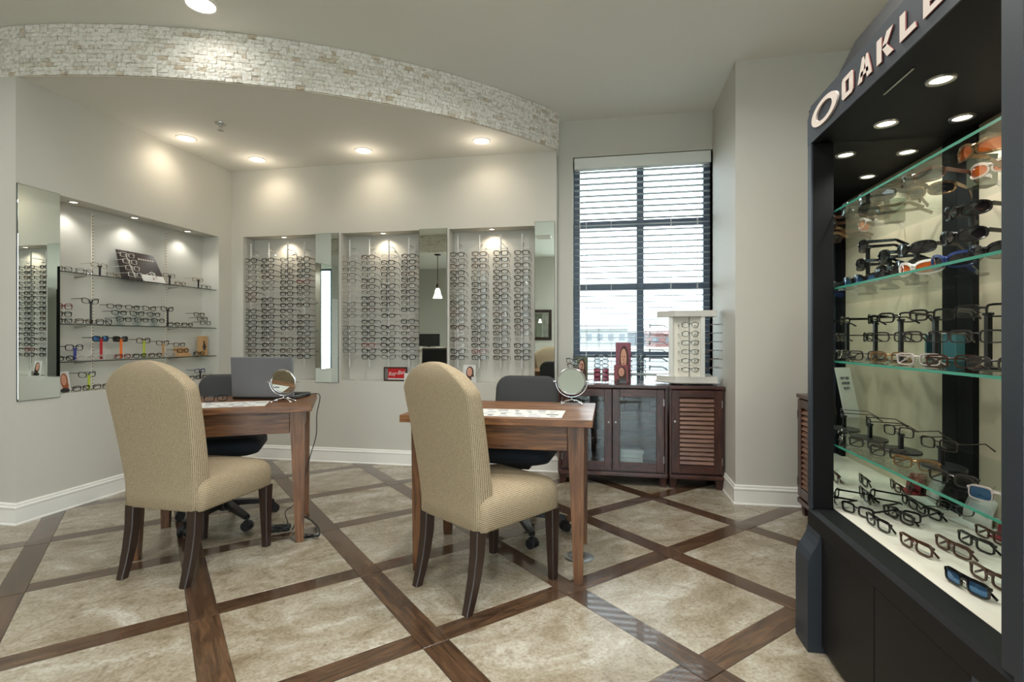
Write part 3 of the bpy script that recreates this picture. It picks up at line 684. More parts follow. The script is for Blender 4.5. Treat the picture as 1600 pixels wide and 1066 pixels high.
q = at_z(470, 835, .008); r_ = at_z(440, 829, .02)
cable('outlet_cable', 'black cable looping from the floor outlet behind the desk leg', [r_+Vector((.05, .03, 0)), at_z(470, 808, .03), at_z(484, 812, .03), at_z(497, 824, .04), at_z(499, 836, .03), at_z(490, 838, .012), at_z(478, 838, .010)], .005)

# round table mirrors
def table_mirror(label, loc, rz, tilt, R):
    t = thing('table_mirror', label, 'mirror', loc, rz); zc = R+.052
    mt = Matrix.Translation((0, 0, zc)) @ Matrix.Rotation(pi/2+tilt, 4, 'X')
    o = B().lathe([(0, .003), (R-.004, .003), (R-.004, -.003), (0, -.003)], 40).obj('mirror_glass', 'mirror', t, 40); o.matrix_basis = mt
    o = B().lathe([(R-.005, .004), (R-.003, .007), (R+.002, .006), (R+.004, 0), (R+.002, -.006), (R-.003, -.007), (R-.005, -.004)], 44).obj('rim', 'chrome', t, 50); o.matrix_basis = mt
    b = B(); RR = R+.011
    b.tube([(RR*cos(a), 0, zc+RR*sin(a)) for a in [pi+pi*k/24 for k in range(25)]], .003, 6)
    b.obj('yoke', 'chrome', t, True)
    for s in (-1, 1): B().lathe([(0, -.012), (.005, -.010), (.005, .006), (0, .008)], 10, (s*(RR+.003), 0, zc), Matrix.Rotation(pi/2, 4, 'Y')).obj('pivot_knob', 'chrome', t, 40)
    b = B(); b.tube([(0, 0, zc-RR), (0, 0, .028)], .004, 8)
    for s in (-1, 1):
        b.tube([(s*.055, -.035, .007), (s*.03, -.018, .020), (0, 0, .026), (s*-.03, .018, .020), (s*-.055, .035, .007)], .0035, 8)
        for q in (-1, 1): b.lathe([(0, 0), (.006, .001), (.007, .006), (.004, .012), (0, .013)], 10, (s*q*.055, -q*.035, 0))
    b.obj('foot', 'chrome', t, True)
p = at_z(893, 632, .78)
table_mirror('round chrome mirror tilted up on the desk beside the dark cabinet', (p.x, p.y, .78), radians(6), radians(-24), .078)
p = at_z(443, 629, .78)
table_mirror('round chrome mirror standing before the laptop lid', (p.x, p.y, .78), radians(12), radians(12), .070)

# ------------------------------------------------------------------ dark wood cabinets
def foot(b, x, y, s): b.loft([[(x+px*k, y+py*k, z) for px, py in rrect(.06, .05, .004, 2)] for z, k in ((0, .72), (.03, .8), (.075, 1))])
def cabinet_shell(t, w, d, h, th=.02):
    B().box((0, -.008, h-.0125), (w+.0, d+.016, .025), .004, 2).obj('top', 'mahogany', t)
    for s in (-1, 1): B().box((s*(w/2-th/2-.004), 0, (h-.025+.10)/2), (th, d, h-.025-.10), .002).obj('side_panel', 'mahogany_z', t)
    B().box((0, d/2-.006, (h+.075)/2), (w-.05, .010, h-.125)).obj('back_panel', 'mahogany', t)
    b = B(); b.box((0, -.006, .0925), (w-.002, d+.012, .035), .008, 2); b.obj('plinth', 'mahogany', t)
    for sx in (-1, 1):
        for sy in (-1, 1): b = B(); foot(b, sx*(w/2-.035), sy*(d/2-.035), 1); b.obj('foot', 'mahogany_z', t)
    B().box((0, 0, .118), (w-.05, d-.03, .014)).obj('bottom_board', 'mahogany', t)
def door_frame(par, w, z0, z1, y, st=.055):
    o = D.objects.new('door', None); COL.objects.link(o); o.parent = par
    B().box((0, y, z1-st/2), (w-2*st, .02, st), .002).obj('rail', 'mahogany', o); B().box((0, y, z0+st*.55), (w-2*st, .02, st*1.1), .002).obj('rail', 'mahogany', o); return o
def stile(o, x, y, z0, z1, st): B().box((x, y, (z0+z1)/2), (st, .022, z1-z0), .003).obj('stile', 'mahogany_z', o)
def knob(o, x, y, z): B().lathe([(0, 0), (.004, 0), (.0035, .010), (.008, .014), (.008, .020), (0, .024)], 12, (x, y, z), Matrix.Rotation(pi/2, 4, 'X')).obj('knob', 'brushed', o, 40)
def hinge(o, x, y, z): B().box((x, y, z), (.006, .006, .055), .001).obj('hinge', 'brushed', o)
CH = .79; cd = .42; CY = 4.17+cd/2
gx0, gx1 = -.386, .462
g = thing('glass_cabinet', 'dark wood cabinet with two glass doors under the window', 'cabinet', ((gx0+gx1)/2, CY, 0))
gw = gx1-gx0; cabinet_shell(g, gw, cd, CH)
dw = (gw-.06)/2
for s in (-1, 1):
    x = s*(dw/2+.001); st = .058
    do = door_frame(g, dw, .125, CH-.032, -cd/2-.002, st); do.location = (x, 0, 0)
    for q in (-1, 1): stile(do, q*(dw/2-st/2-.001), -cd/2-.002, .125, CH-.032, st)
    B().box((0, -cd/2+.002, (.125+CH-.032)/2), (dw-2*st+.01, .004, CH-.032-.125-2*st+.01)).obj('pane', 'cabinet_glass', do)
    knob(do, -s*(dw/2-st*.45), -cd/2-.012, .50); hinge(do, s*(dw/2-.004), -cd/2-.014, .66); hinge(do, s*(dw/2-.004), -cd/2-.014, .22)
for z in (.36, .57): B().box((0, .01, z), (gw-.06, cd-.07, .016), .001).obj('shelf', 'mahogany', g)
lx0, lx1 = .466, .876
lv = thing('louvered_cabinet', 'dark wood louvered door cabinet under the window, against the wall corner', 'cabinet', ((lx0+lx1)/2, CY, 0))
def louvre_unit(t, w, d, h, hand):
    cabinet_shell(t, w, d, h); st = .062; dw = w-.036
    do = door_frame(t, dw, .125, h-.032, -d/2-.002, .055)
    for q in (-1, 1): stile(do, q*(dw/2-st/2), -d/2-.002, .125, h-.032, st)
    B().box((0, -d/2+.016, (h+.09)/2), (dw-2*st, .006, h-.29)).obj('backing', 'black_matte', do)
    z0, z1, n = .19, h-.092, 15; p = (z1-z0)/n
    b = B(); b.box((0, 0, 0), (dw-2*st+.004, .008, p*1.12), .003, 2, rx=radians(-32)); sm_ = b.mesh('slat', 'slat_wood')
    for k in range(n): o = link('slat', sm_, do); o.location = (0, -d/2+.000, z0+p*(k+.5))
    knob(do, -hand*(dw/2-st*.4), -d/2-.012, .52); hinge(do, hand*(dw/2-.004), -d/2-.014, h*.83); hinge(do, hand*(dw/2-.004), -d/2-.014, h*.28)
louvre_unit(lv, lx1-lx0, cd, CH, 1)
# second louvered cabinet against the right wall
l2 = thing('louvered_cabinet', 'dark louvered cabinet standing half hidden behind the tall display case', 'cabinet', (1.235+.21, 3.50, 0), radians(-90))
louvre_unit(l2, .47, .40, CH, -1)
# folded trays and boxes stored in the glass cabinet
def boxthing(name, label, cat, loc, d, m, rz=0, group=None, lid=None):
    t = thing(name, label, cat, loc, rz, group); B().box((0, 0, d[2]/2), d, min(d)*.06, 2).obj('body', m, t)
    B().box((0, 0, d[2]-.004), (d[0]*1.02, d[1]*1.02, .006), .001).obj('lid', lid or m, t); return t
for k, (x, z, w, h, m) in enumerate(((.14, .126, .20, .04, 'white_acrylic'), (.14, .168, .19, .035, 'paper'), (.13, .205, .20, .03, 'white_acrylic'), (.16, .237, .18, .03, 'paper'))):
    boxthing('storage_tray', 'pale shallow tray behind the cabinet glass, %s from the bottom of its stack' % ORD[k], 'tray', (gx0+gw/2+.06+x*.6, CY-.05, z), (w, .16, h), m, group='trays in the glass cabinet')
boxthing('storage_box', 'black box on the upper shelf behind the cabinet glass', 'box', (gx0+gw/2+.2, CY-.02, .579), (.2, .16, .10), 'black_matte')

# ------------------------------------------------------------------ eyeglasses: one builder, many shared meshes
def outline(kind, n=18):
    w, h, e, up = {'rect': (.0255, .0165, 4, 0), 'round': (.024, .021, 2.1, 0), 'cat': (.0265, .018, 2.8, .006), 'oval': (.026, .0165, 2.3, 0), 'square': (.026, .0195, 3.4, .001), 'wrap': (.032, .0195, 2.6, .003)}[kind]
    p = []
    for k in range(n):
        a = 2*pi*k/n; c, s = cos(a), sin(a); x = w*abs(c)**(2/e)*(1 if c >= 0 else -1); z = h*abs(s)**(2/e)*(1 if s >= 0 else -1)
        p.append((x, z+up*(x/w)*(1 if z > 0 else .3)))
    return p
GM = {}
def glasses_mesh(kind, frame, lens, thick=1.0):
    key = (kind, frame, lens, thick)
    if key in GM: return GM[key]
    wrap = kind == 'wrap'; cx = .0345 if not wrap else .036; zc = .021; rw, rd = .0030*thick, .0042
    curve = lambda x: (7.0 if wrap else 1.6)*x*x
    out = outline(kind, 22 if wrap else 18); n = len(out)
    fr = B(); ls = [B(), B()]
    for si, s in enumerate((-1, 1)):
        t = bmesh.new(); R = []
        for k in range(n):
            (x0, z0), (x1, z1) = out[(k-1) % n], out[(k+1) % n]; d = Vector((x1-x0, z1-z0)).normalized(); nn = Vector((d.y, -d.x)); x, z = out[k]
            th = rw*(1.35 if z > .004 else 1)
            R.append([t.verts.new((s*(cx+x+nn.x*a*th/2), curve(s*(cx+x))+bb*rd/2, zc+z+nn.y*a*th/2)) for a, bb in ((1, -1), (1, 1), (-1, 1), (-1, -1))])
        for k in range(n):
            for j in range(4): t.faces.new((R[k][j], R[k][(j+1) % 4], R[(k+1) % n][(j+1) % 4], R[(k+1) % n][j]))
        fr._add(t, Matrix())
        t = bmesh.new(); f_ = [t.verts.new((s*(cx+x), curve(s*(cx+x)), zc+z)) for x, z in out]; c_ = t.verts.new((s*cx, curve(cx)-.0012, zc+.001))
        for k in range(n): t.faces.new((f_[k], f_[(k+1) % n], c_))
        ls[si]._add(t, Matrix())
    g = cx-max(x for x, z in out); br = .012 if wrap else .0045
    fr.tube([(-g-.001, curve(g), zc+.005), (-g*.5, -.001, zc+.0085), (g*.5, -.001, zc+.0085), (g+.001, curve(g), zc+.005)], .0022*thick if not wrap else .005, 6)
    for s in (-1, 1):
        fr.tube([(s*(g+.001), .001, zc-.002), (s*(g*.55), .006, zc-.005)], .0012, 4)
    xo = cx+max(x for x, z in out); zh = zc+.009+(.006 if kind == 'cat' else 0)
    for s in (-1, 1): fr.box((s*(xo+.001), curve(xo), zh), (.006, .006, .006*thick), .001)
    tm = []
    for s in (-1, 1):
        b = B(); y0 = curve(xo)+.002; h = .004*thick+(.006 if wrap else 0)
        b.bar((s*(xo+.003), y0, zh), (s*(xo+.001), y0+.095, zh-.001), .0026, h, .0028, h*.8); b.bar((s*(xo+.001), y0+.094, zh-.001), (s*(xo-.004), y0+.135, .004), .0028, h*.8, .0030, h*.9+.001); tm.append(b.mesh('temple', frame))
    for s in (-1, 1):
        b = B(); y0 = curve(xo)+.003+(.004 if s > 0 else .008); h = .004*thick
        b.bar((s*(xo+.001), y0, zh), (-s*(xo-.028), y0+.002, zh-.003), .0026, h, .0028, h*.8, up=(0, 0, 1)); b.bar((-s*(xo-.029), y0+.002, zh-.003), (-s*(xo+.004), y0+.006, .006), .0028, h*.8, .0030, h*.9); tm.append(b.mesh('temple', frame))
    GM[key] = (fr.mesh('front_frame', frame), tm, [l.mesh('lens', lens) for l in ls]); return GM[key]
def smallmesh(kind, frame, thick):       # far pairs: rims and lenses in one mesh
    key = ('small', kind, frame, thick)
    if key not in GM:
        f, tm, ls = glasses_mesh(kind, frame, 'lens_clear', thick); bm = bmesh.new()
        bm.from_mesh(f); k = len(bm.faces)
        for l in ls: bm.from_mesh(l)
        bm.faces.ensure_lookup_table()
        for q in bm.faces[k:]: q.material_index = 1
        me = D.meshes.new('eyeglasses'); bm.to_mesh(me); bm.free(); me.materials.append(M[frame]); me.materials.append(M['lens_clear']); GM[key] = (me, tm)
    return GM[key]
def eyeglasses(loc, rz, label, kind='rect', frame='fr_black', lens='lens_clear', thick=1.0, rx=0, group=None, small=False, cat='eyeglasses', s=1.0, fold=False):
    name = 'sunglasses' if cat == 'sunglasses' else 'eyeglasses'
    if small:
        me, tm = smallmesh(kind, frame, thick); o = link(name, me); tag(o, label, cat, group)
    else:
        f, tm, ls = glasses_mesh(kind, frame, lens, thick); o = thing(name, label, cat, (0, 0, 0), 0, group)
        link('front_frame', f, o)
        for l in ls: link('lens', l, o)
    for m_ in (tm[2:] if fold else tm[:2]): link('temple', m_, o)
    o.location = loc; o.rotation_euler = (rx, 0, rz)
    if s != 1: o.scale = (s, s, s)
    return o
KN = {'fr_black': 'black', 'fr_tortoise': 'brown', 'fr_gun': 'grey metal', 'fr_gold': 'gold metal', 'fr_clear': 'pale', 'fr_red': 'red', 'fr_blue': 'blue', 'fr_white': 'white'}

# rods with glasses in the three back wall niches
RODX = [[392.5, 420, 449.5, 475.5], [546.5, 577, 607.6, 639], [715.5, 749, 782.5, 815.6]]
NN = ['niche behind the laptop', 'middle niche', 'niche nearest the window']
RY = 4.548
rnd = random.Random(11)
rodm = B(); rodm.cyl((0, 0, 0), .007, 1.19, 12); rodm = rodm.mesh('rod', 'rod_pale', 40)
pg = B()
for k in range(19):
    z = .095+.0545*k
    pg.box((.058, .012, z-.006), (.012, .03, .010), .001); pg.box((0, -.006, z+.006), (.010, .014, .006), .001); pg.bar((0, .0, z-.012), (.06, .012, z-.012), .004, .004)
pgm = pg.mesh('pegs', 'clear_peg')
brk = B(); brk.box((0, .06, .08), (.006, .108, .006)); brk.box((0, .06, 1.12), (.006, .108, .006)); brkm = brk.mesh('bracket', 'brushed')
for ni in range(3):
    for ri, x in enumerate(RODX[ni]):
        X = at_y(x, 480, RY).x; Z0 = .89
        t = thing('display_rod', '%s slim metal eyeglass rod from the laptop side in the %s' % (ORD[ri], NN[ni]) if ni == 0 else '%s slim metal eyeglass rod from the left in the %s' % (ORD[ri], NN[ni]), 'display rod', (X, RY, Z0), 0, 'eyeglass rods in the wall niches')
        link('rod', rodm, t); o = link('pegs', pgm, t); o['kind'] = 'stuff'; link('bracket', brkm, t)
        for k in range(18):
            z = Z0+.085+.0545*(17-k)
            fr = rnd.choices(['fr_black', 'fr_tortoise', 'fr_gun', 'fr_clear', 'fr_red'], [12, 4, 4, 1.5, .3])[0] if not (ni == 1 and ri == 0) else rnd.choice(['fr_gun', 'fr_clear', 'fr_gun'])
            kd = rnd.choice(['rect', 'cat', 'oval', 'square', 'rect']); th = 1.0 if fr in ('fr_black', 'fr_tortoise', 'fr_red') else .55
            eyeglasses((X+rnd.uniform(-.004, .004), RY-.020, z-.014), rnd.uniform(-.06, .06), '%s eyeglasses, %s down on the %s rod of the %s' % (KN[fr], ORD[k], ORD[ri], NN[ni]), kd, fr, thick=th*1.5, rx=rnd.uniform(-.06, .06), group='eyeglasses on the niche rods', small=True, s=1.06)
# cards in the niches
def portrait(b, w, h, hair, z=0.0, dark=True):      # mat slots: 0 panel 1 skin 2 hair 3 dark
    e = lambda cx, cz, rx, rz, mi, y: (setattr(b, 'mi', mi), b.prism([(cx+rx*cos(2*pi*k/16), cz+rz*sin(2*pi*k/16)) for k in range(16)], 0, .0003, Matrix(((1, 0, 0, 0), (0, 0, -1, -y), (0, 1, 0, 0), (0, 0, 0, 1)))))
    e(.05*w, .56*h, .30*w, .36*h, 2, .0006); e(.12*w, .32*h, .26*w, .30*h, 2, .0007); e(.02*w, .60*h, .20*w, .25*h, 1, .0010); e(.05*w, .10*h, .38*w, .12*h, 3, .0009)
    for s in (-1, 1): e(.02*w+s*.08*w, .64*h, .035*w, .015*h, 2, .0014)
    e(.02*w, .47*h, .05*w, .015*h, 3, .0014); e(.02*w, .56*h, .018*w, .03*h, 3, .0011)
def photo_card(label, loc, rz, w, h, panel, hair, lean=.12, base=True):
    t = thing('photo_card', label, 'photo card', loc, rz)
    o = B().box((0, .0015, h/2), (w, .003, h), .0006).obj('panel', panel, t); o.rotation_euler.x = -lean
    b = B(); portrait(b, w, h, hair); o = b.obj('portrait_print', [panel, 'skin', hair, 'dark_print'], t); o.rotation_euler.x = -lean
    if base: B().box((0, .02, .004), (w*.8, .05, .008), .001).obj('stand', 'acrylic', t)
    return t
p = at_y(733, 590, 4.535)
photo_card('white photo card of a long haired woman in the niche nearest the window', (p.x, 4.535, SILL), radians(5), .115, .155, 'paper', 'hair_brown')
p = at_y(618, 594, 4.53)
t = thing('brand_sign', 'red framed sign with white script on the middle niche sill', 'sign', (p.x, 4.53, SILL))
b = B()
for c_, d_ in (((0, 0, .006), (.225, .02, .012)), ((0, 0, .124), (.225, .02, .012)), ((-.108, 0, .065), (.010, .02, .106)), ((.108, 0, .065), (.010, .02, .106))): b.box(c_, d_, .002)
b.obj('frame', 'mahogany', t)
B().box((0, .002, .065), (.206, .006, .106)).obj('backing', 'brushed', t); B().box((.012, -.003, .072), (.168, .004, .088), .001).obj('red_panel', 'red', t); B().box((.012, -.003, .021), (.168, .004, .010)).obj('strip', 'paper', t)
def text(s, parent, size, loc, rot, m, ext=.0006, shear=0, name='lettering', align='CENTER', sx=1.0):
    c_ = D.curves.new(name, 'FONT'); c_.body = s; c_.size = size; c_.extrude = ext; c_.align_x = align; c_.align_y = 'CENTER'; c_.shear = shear; c_.materials.append(M[m])
    o = D.objects.new(name, c_); COL.objects.link(o); me = D.meshes.new_from_object(o); COL.objects.unlink(o); D.objects.remove(o); D.curves.remove(c_)
    if not me.materials: me.materials.append(M[m])
    o = link(name, me, parent); o.location = loc; o.rotation_euler = rot; o.scale = (sx, 1, 1); return o
text('Ray-Ban', t, .050, (.012, -.0056, .074), (pi/2, radians(-8), 0), 'paper', shear=.35)
boxthing('lens_box', 'small plain white box beside the red sign on the niche sill', 'box', (at_y(637, 590, 4.54).x, 4.54, SILL), (.05, .05, .075), 'paper')
boxthing('price_holder', 'small white card holder beside the woman photo card', 'card holder', (at_y(741, 590, 4.52).x, 4.515, SILL), (.045, .02, .05), 'paper')
boxthing('white_tray', 'flat white box lying on the sill near the window end', 'box', (at_y(815, 596, 4.55).x, 4.55, SILL), (.12, .07, .022), 'paper')

# ------------------------------------------------------------------ shelf niche on the side wall
SH = [1.611, 1.254, .996]; FX = -3.612
SN = ['top glass shelf', 'middle glass shelf', 'lowest glass shelf', 'niche sill']
for k, z in enumerate(SH):
    t = thing('glass_shelf', '%s of the side wall niche, clear with dark front edge' % SN[k], 'shelf', (-3.69, (LN[0]+LN[1])/2, z))
    B().box((0, 0, -.004), (.15, LN[1]-LN[0]-.004, .008), .0008).obj('pane', 'shelf_glass', t)
    B().box((.0755, 0, -.004), (.001, LN[1]-LN[0]-.006, .006)).obj('front_edge', 'black_matte', t)
    for q in (-.48, .33): B().bar((-.078, q, -.02), (.03, q, -.012), .006, .016, .006, .006).obj('bracket', 'brushed', t)
for k, y in enumerate((at_x(145, 450, -3.765).y, at_x(260, 450, -3.765).y)):
    t = thing('shelf_standard', 'slotted metal shelf standard on the niche back, %s' % ('nearer the tall mirror' if k == 0 else 'nearer the room corner'), 'shelf rail', (-3.768, y, SILL+.03))
    B().box((0, 0, .65), (.006, .014, 1.29)).obj('rail', 'case_deck', t)
    b = B()
    for q in range(52): b.box((.0032, 0, .03+q*.0243), (.001, .005, .012))
    o = b.obj('slots', 'black_matte', t); o['kind'] = 'stuff'
def on_left(x, y, X=-3.675): return at_x(x, y, X)
RZL = pi/2                                  # facing the room (+X)
def stand(label, loc, h, post, w=.012, base=True):
    t = thing('eyeglass_stand', label, 'eyeglass stand', loc, RZL)
    B().box((0, 0, h/2), (w, .008, h-.006), .001).obj('post', post, t); B().box((0, 0, .003), (.07, .05, .006), .002).obj('base', 'acrylic', t)
    B().box((0, 0, h), (.03, .012, .006), .001).obj('rest', post, t); return t
def shelf_pair(px, z, label, kind='rect', frame='fr_black', thick=1.0, rz=0, X=-3.675, lift=0, lens='lens_clear'):
    p = at_x(px, 500, X) if px > 10 else Vector((X, px, z)); eyeglasses((X, p.y, z+lift), RZL+rz, label, kind, frame, lens, thick, group='eyeglasses in the shelf niche', small=True, fold=lift == 0)
# top shelf: stands, flat metal pairs, a slanted stand with a printed card
for x, n_ in ((156, 'first'), (265, 'second'), (310, 'third')):
    p = at_x(x, 430, -3.675); stand('black post eyeglass stand on the top glass shelf, %s from the mirror' % n_, (-3.675, p.y, SH[0]), .075, 'black_matte')
    shelf_pair(x, SH[0], 'thin metal eyeglasses perched on the %s post of the top glass shelf' % n_, 'rect', 'fr_gold', .5, lift=.058)
for k, (x, f) in enumerate(((2.965, 'fr_gun'), (3.115, 'fr_gun'), (3.345, 'fr_gold'), (3.965, 'fr_gold'), (4.262, 'fr_gun'))):
    shelf_pair(x, SH[0], '%s eyeglasses lying on the top glass shelf, %s from the tall mirror' % (KN[f], ORD[k]), rnd.choice(['rect', 'oval']), f, .5, rz=rnd.uniform(-.08, .08), X=-3.66)
p0 = at_x(194, 440, -3.67); p1 = at_x(251, 450, -3.67)
t = thing('counter_display', 'slanted black and white card display with white frames on the top shelf', 'display stand', (-3.665, (p0.y+p1.y)/2, SH[0]), RZL)
w_ = p1.y-p0.y
b = B(); b.prism([(-.045, 0), (.03, 0), (.03, .01), (.085, .235), (.075, .235)], -w_/2, w_/2, Matrix(((0, 0, 1, 0), (1, 0, 0, 0), (0, 1, 0, 0), (0, 0, 0, 1)))); b.obj('body', 'dark_print', t)
o = B().box((.06, .0, .031), (w_-.12, .002, .062)).obj('white_panel', 'paper', t); o.location = (0, -.0466, .0); o.rotation_euler.x = radians(-27)
o = B().box((-w_/2+.06, 0, .125), (.012, .002, .21)).obj('fold', 'brushed', t); o.location = (0, -.0466, .0); o.rotation_euler.x = radians(-27)
o = B().prism([(.0, .0), (.006, .012), (.0, .02), (-.006, .012)], 0, .002, Matrix(((1, 0, 0, .06), (0, 0, -1, 0), (0, 1, 0, .02), (0, 0, 0, 1)))).obj('emblem', 'dark_red', t); o.location = (0, -.0480, 0); o.rotation_euler.x = radians(-27)
b = B()
for k in range(7): b.box((.0+k*.022, 0, .205), (.012, .002, .012), .002)
o = b.obj('blurred_heading', 'beige_print', t); o.location = (0, -.0468, .0); o.rotation_euler.x = radians(-27); o['kind'] = 'stuff'
for k in range(4):
    yy = (p0.y+p1.y)/2-w_/2+.03; eyeglasses((-3.625-.025*k, yy+.03, SH[0]+.02+.052*k), RZL, 'pale thin eyeglasses on the slanted display, %s row up' % ORD[k], 'rect', 'fr_white', 'lens_clear', .6, group='eyeglasses in the shelf niche', small=True)
eyeglasses((-3.612, (p0.y+p1.y)/2+.06, SH[0]+.045), RZL+.5, 'white framed eyeglasses leaning across the slanted black card', 'rect', 'fr_white', 'lens_clear', .7, rx=-.5, group='eyeglasses in the shelf niche', small=True)
# middle shelf
for x, n_ in ((142, 'mirror side'), (262, 'corner side')):
    p = at_x(x, 480, -3.675); stand('tall black post eyeglass stand on the middle glass shelf, %s' % n_, (-3.675, p.y, SH[1]), .165 if x < 200 else .145, 'black_matte')
    shelf_pair(x, SH[1], 'black eyeglasses on the tall %s post of the middle shelf' % n_, 'cat', 'fr_black', 1.1, lift=.148 if x < 200 else .128)
for j, (z_, xs) in enumerate(((.124, (3.38, 3.535, 3.69)), (.076, (3.40, 3.555, 3.71)), (.026, (3.42, 3.575, 3.73)))):
    for k, x in enumerate(xs): shelf_pair(x, SH[1], 'black eyeglasses on the clear step riser, %s row from top, %s along' % (ORD[j], ORD[k]), rnd.choice(['rect', 'cat', 'oval']), 'fr_black', 1.0, lift=z_, X=-3.70+.022*j)
for k, x in enumerate((3.40, 3.555, 3.71)):
    p = Vector((0, x, 0)); t = thing('step_riser', 'clear acrylic step riser under black frames, %s along the middle shelf' % ORD[k], 'riser', (-3.68, p.y, SH[1]), RZL, 'clear step risers')
    B().box((0, .02, .062), (.05, .004, .122)).box((0, -.0, .038), (.05, .004, .074)).box((0, -.022, .013), (.05, .004, .024)).box((0, 0, .002), (.06, .06, .004)).obj('steps', 'acrylic', t)
for j, (z_, x) in enumerate(((.098, 312), (.060, 317), (.022, 322))): shelf_pair(x, SH[1], 'black eyeglasses stacked by the niche end on the middle shelf, %s down' % ORD[j], 'rect', 'fr_black', 1.1, lift=z_)
for j, (z_, x, f) in enumerate(((.098, 2.965, 'fr_red'), (.046, 2.965, 'fr_black'), (.0, 2.965, 'fr_black'), (0, 3.112, 'fr_tortoise'), (0, 3.262, 'fr_black'), (0, 3.89, 'fr_black'), (0, 4.04, 'fr_gun'))):
    shelf_pair(x, SH[1], '%s eyeglasses low on the middle glass shelf, %s from the tall mirror' % (KN[f], ORD[j]), rnd.choice(['rect', 'oval', 'square']), f, 1.1, lift=z_, rz=rnd.uniform(-.06, .06), X=-3.66)
# lowest shelf
for x, h, m_, cn, f, lens in ((117, .088, 'blue', 'blue', 'fr_black', 'lens_clear'), (158, .150, 'red', 'red', 'fr_black', 'lens_blue'), (189, .148, 'orange', 'orange', 'fr_black', 'lens_dark'), (225, .135, 'lime', 'lime', 'fr_tortoise', 'lens_clear')):
    p = at_x(x, 540, -3.675); stand('%s post eyeglass stand on the lowest glass shelf' % cn, (-3.675, p.y, SH[2]), h, m_, .018)
    eyeglasses((-3.675, p.y, SH[2]+h-.016), RZL, 'dark eyeglasses perched on the %s post stand' % cn, 'square', f, lens, 1.3, group='eyeglasses in the shelf niche', small=True) if lens == 'lens_clear' else eyeglasses((-3.675, p.y, SH[2]+h-.016), RZL, 'dark tinted sunglasses perched on the %s post stand' % cn, 'square', f, lens, 1.4, cat='sunglasses')
for k, x in enumerate((2.962, 3.108, 3.254, 3.400, 3.546, 3.692, 3.838)):
    f = rnd.choice(['fr_black', 'fr_black', 'fr_tortoise', 'fr_clear', 'fr_red']); shelf_pair(x, SH[2], '%s eyeglasses lying on the lowest glass shelf, %s from the tall mirror' % (KN[f], ORD[k]), rnd.choice(['rect', 'oval', 'cat']), f, 1.15, rz=rnd.uniform(-.05, .05), X=-3.645)
p = at_x(316, 550, -3.69); t = thing('wooden_block', 'upright tan wooden block with a dark bird emblem on the lowest shelf', 'sign', (-3.69, p.y, SH[2]), RZL)
B().box((0, 0, .09), (.082, .045, .18), .003).obj('block', 'tan_wood', t)
b = B(); mt = Matrix(((1, 0, 0, 0), (0, 0, -1, -.0228), (0, 1, 0, .085), (0, 0, 0, 1)))
for pl in ([(-.012, -.03), (.012, -.03), (.016, 0), (.010, .025), (.004, .034), (-.008, .034), (-.012, .025), (-.016, 0)], [(-.008, .034), (.004, .034), (.006, .048), (-.004, .052), (-.018, .044)], [(-.016, .01), (-.026, -.012), (-.022, -.014), (-.012, .0)], [(.016, .01), (.026, -.012), (.022, -.014), (.012, .0)], [(-.02, -.034), (.02, -.034), (.02, -.030), (-.02, -.030)]): b.prism(pl, 0, .0006, mt)
b.obj('emblem', 'dark_print', t)
p = Vector((0, 3.995, 0)); t = thing('wooden_riser', 'small stepped tan wooden riser under brown frames on the lowest shelf', 'riser', (-3.68, p.y, SH[2]), RZL)
B().box((0, .012, .04), (.13, .03, .08), .002).obj('back_step', 'tan_wood', t); B().box((0, -.018, .015), (.13, .03, .03), .002).obj('front_step', 'tan_wood', t)
shelf_pair(3.995, SH[2], 'brown eyeglasses on the back step of the tan wooden riser', 'rect', 'fr_tortoise', 1.1, lift=.082, X=-3.70); shelf_pair(3.988, SH[2], 'black eyeglasses on the front step of the tan wooden riser', 'oval', 'fr_black', 1.1, lift=.031, X=-3.655)
shelf_pair(4.155, SH[2], 'black eyeglasses lying before the wooden bird block', 'square', 'fr_black', 1.1, lift=0, X=-3.64); shelf_pair(255, SH[2], 'brown eyeglasses on a small wood perch of the lowest shelf', 'cat', 'fr_tortoise', 1.1, lift=.098)
p = at_x(259, 545, -3.69); stand('tan wooden perch post on the lowest glass shelf', (-3.675, at_x(255, 545, -3.675).y, SH[2]), .112, 'tan_wood', .02)
# niche sill
zs_ = SILL+.02
photo_card('photo card of a red haired woman beside the tall side wall mirror', (-3.655, at_x(101, 600, -3.655).y, zs_), RZL, .085, .145, 'paper', 'hair_red')
p = at_x(139, 590, -3.67); stand('lime green post stand on the niche sill', (-3.67, p.y, zs_), .105, 'lime', .016); shelf_pair(137, zs_, 'black eyeglasses perched on the lime post of the niche sill', 'cat', 'fr_black', 1.1, lift=.09, X=-3.67)
for k, (x, f) in enumerate(((3.075, 'fr_black'), (3.222, 'fr_tortoise'), (3.37, 'fr_black'), (4.10, 'fr_black'), (4.255, 'fr_tortoise'))): shelf_pair(x, zs_, '%s eyeglasses lying on the niche sill, %s from the tall mirror' % (KN[f], ORD[k]), 'rect', f, 1.1, rz=rnd.uniform(-.06, .06), X=-3.64)
p = at_x(313, 580, -3.68); stand('short black post stand on the niche sill near the room corner', (-3.68, p.y, zs_), .07, 'black_matte'); shelf_pair(313, zs_, 'dark eyeglasses perched on the short black post of the niche sill', 'rect', 'fr_blue', 1.2, lift=.055, X=-3.68)

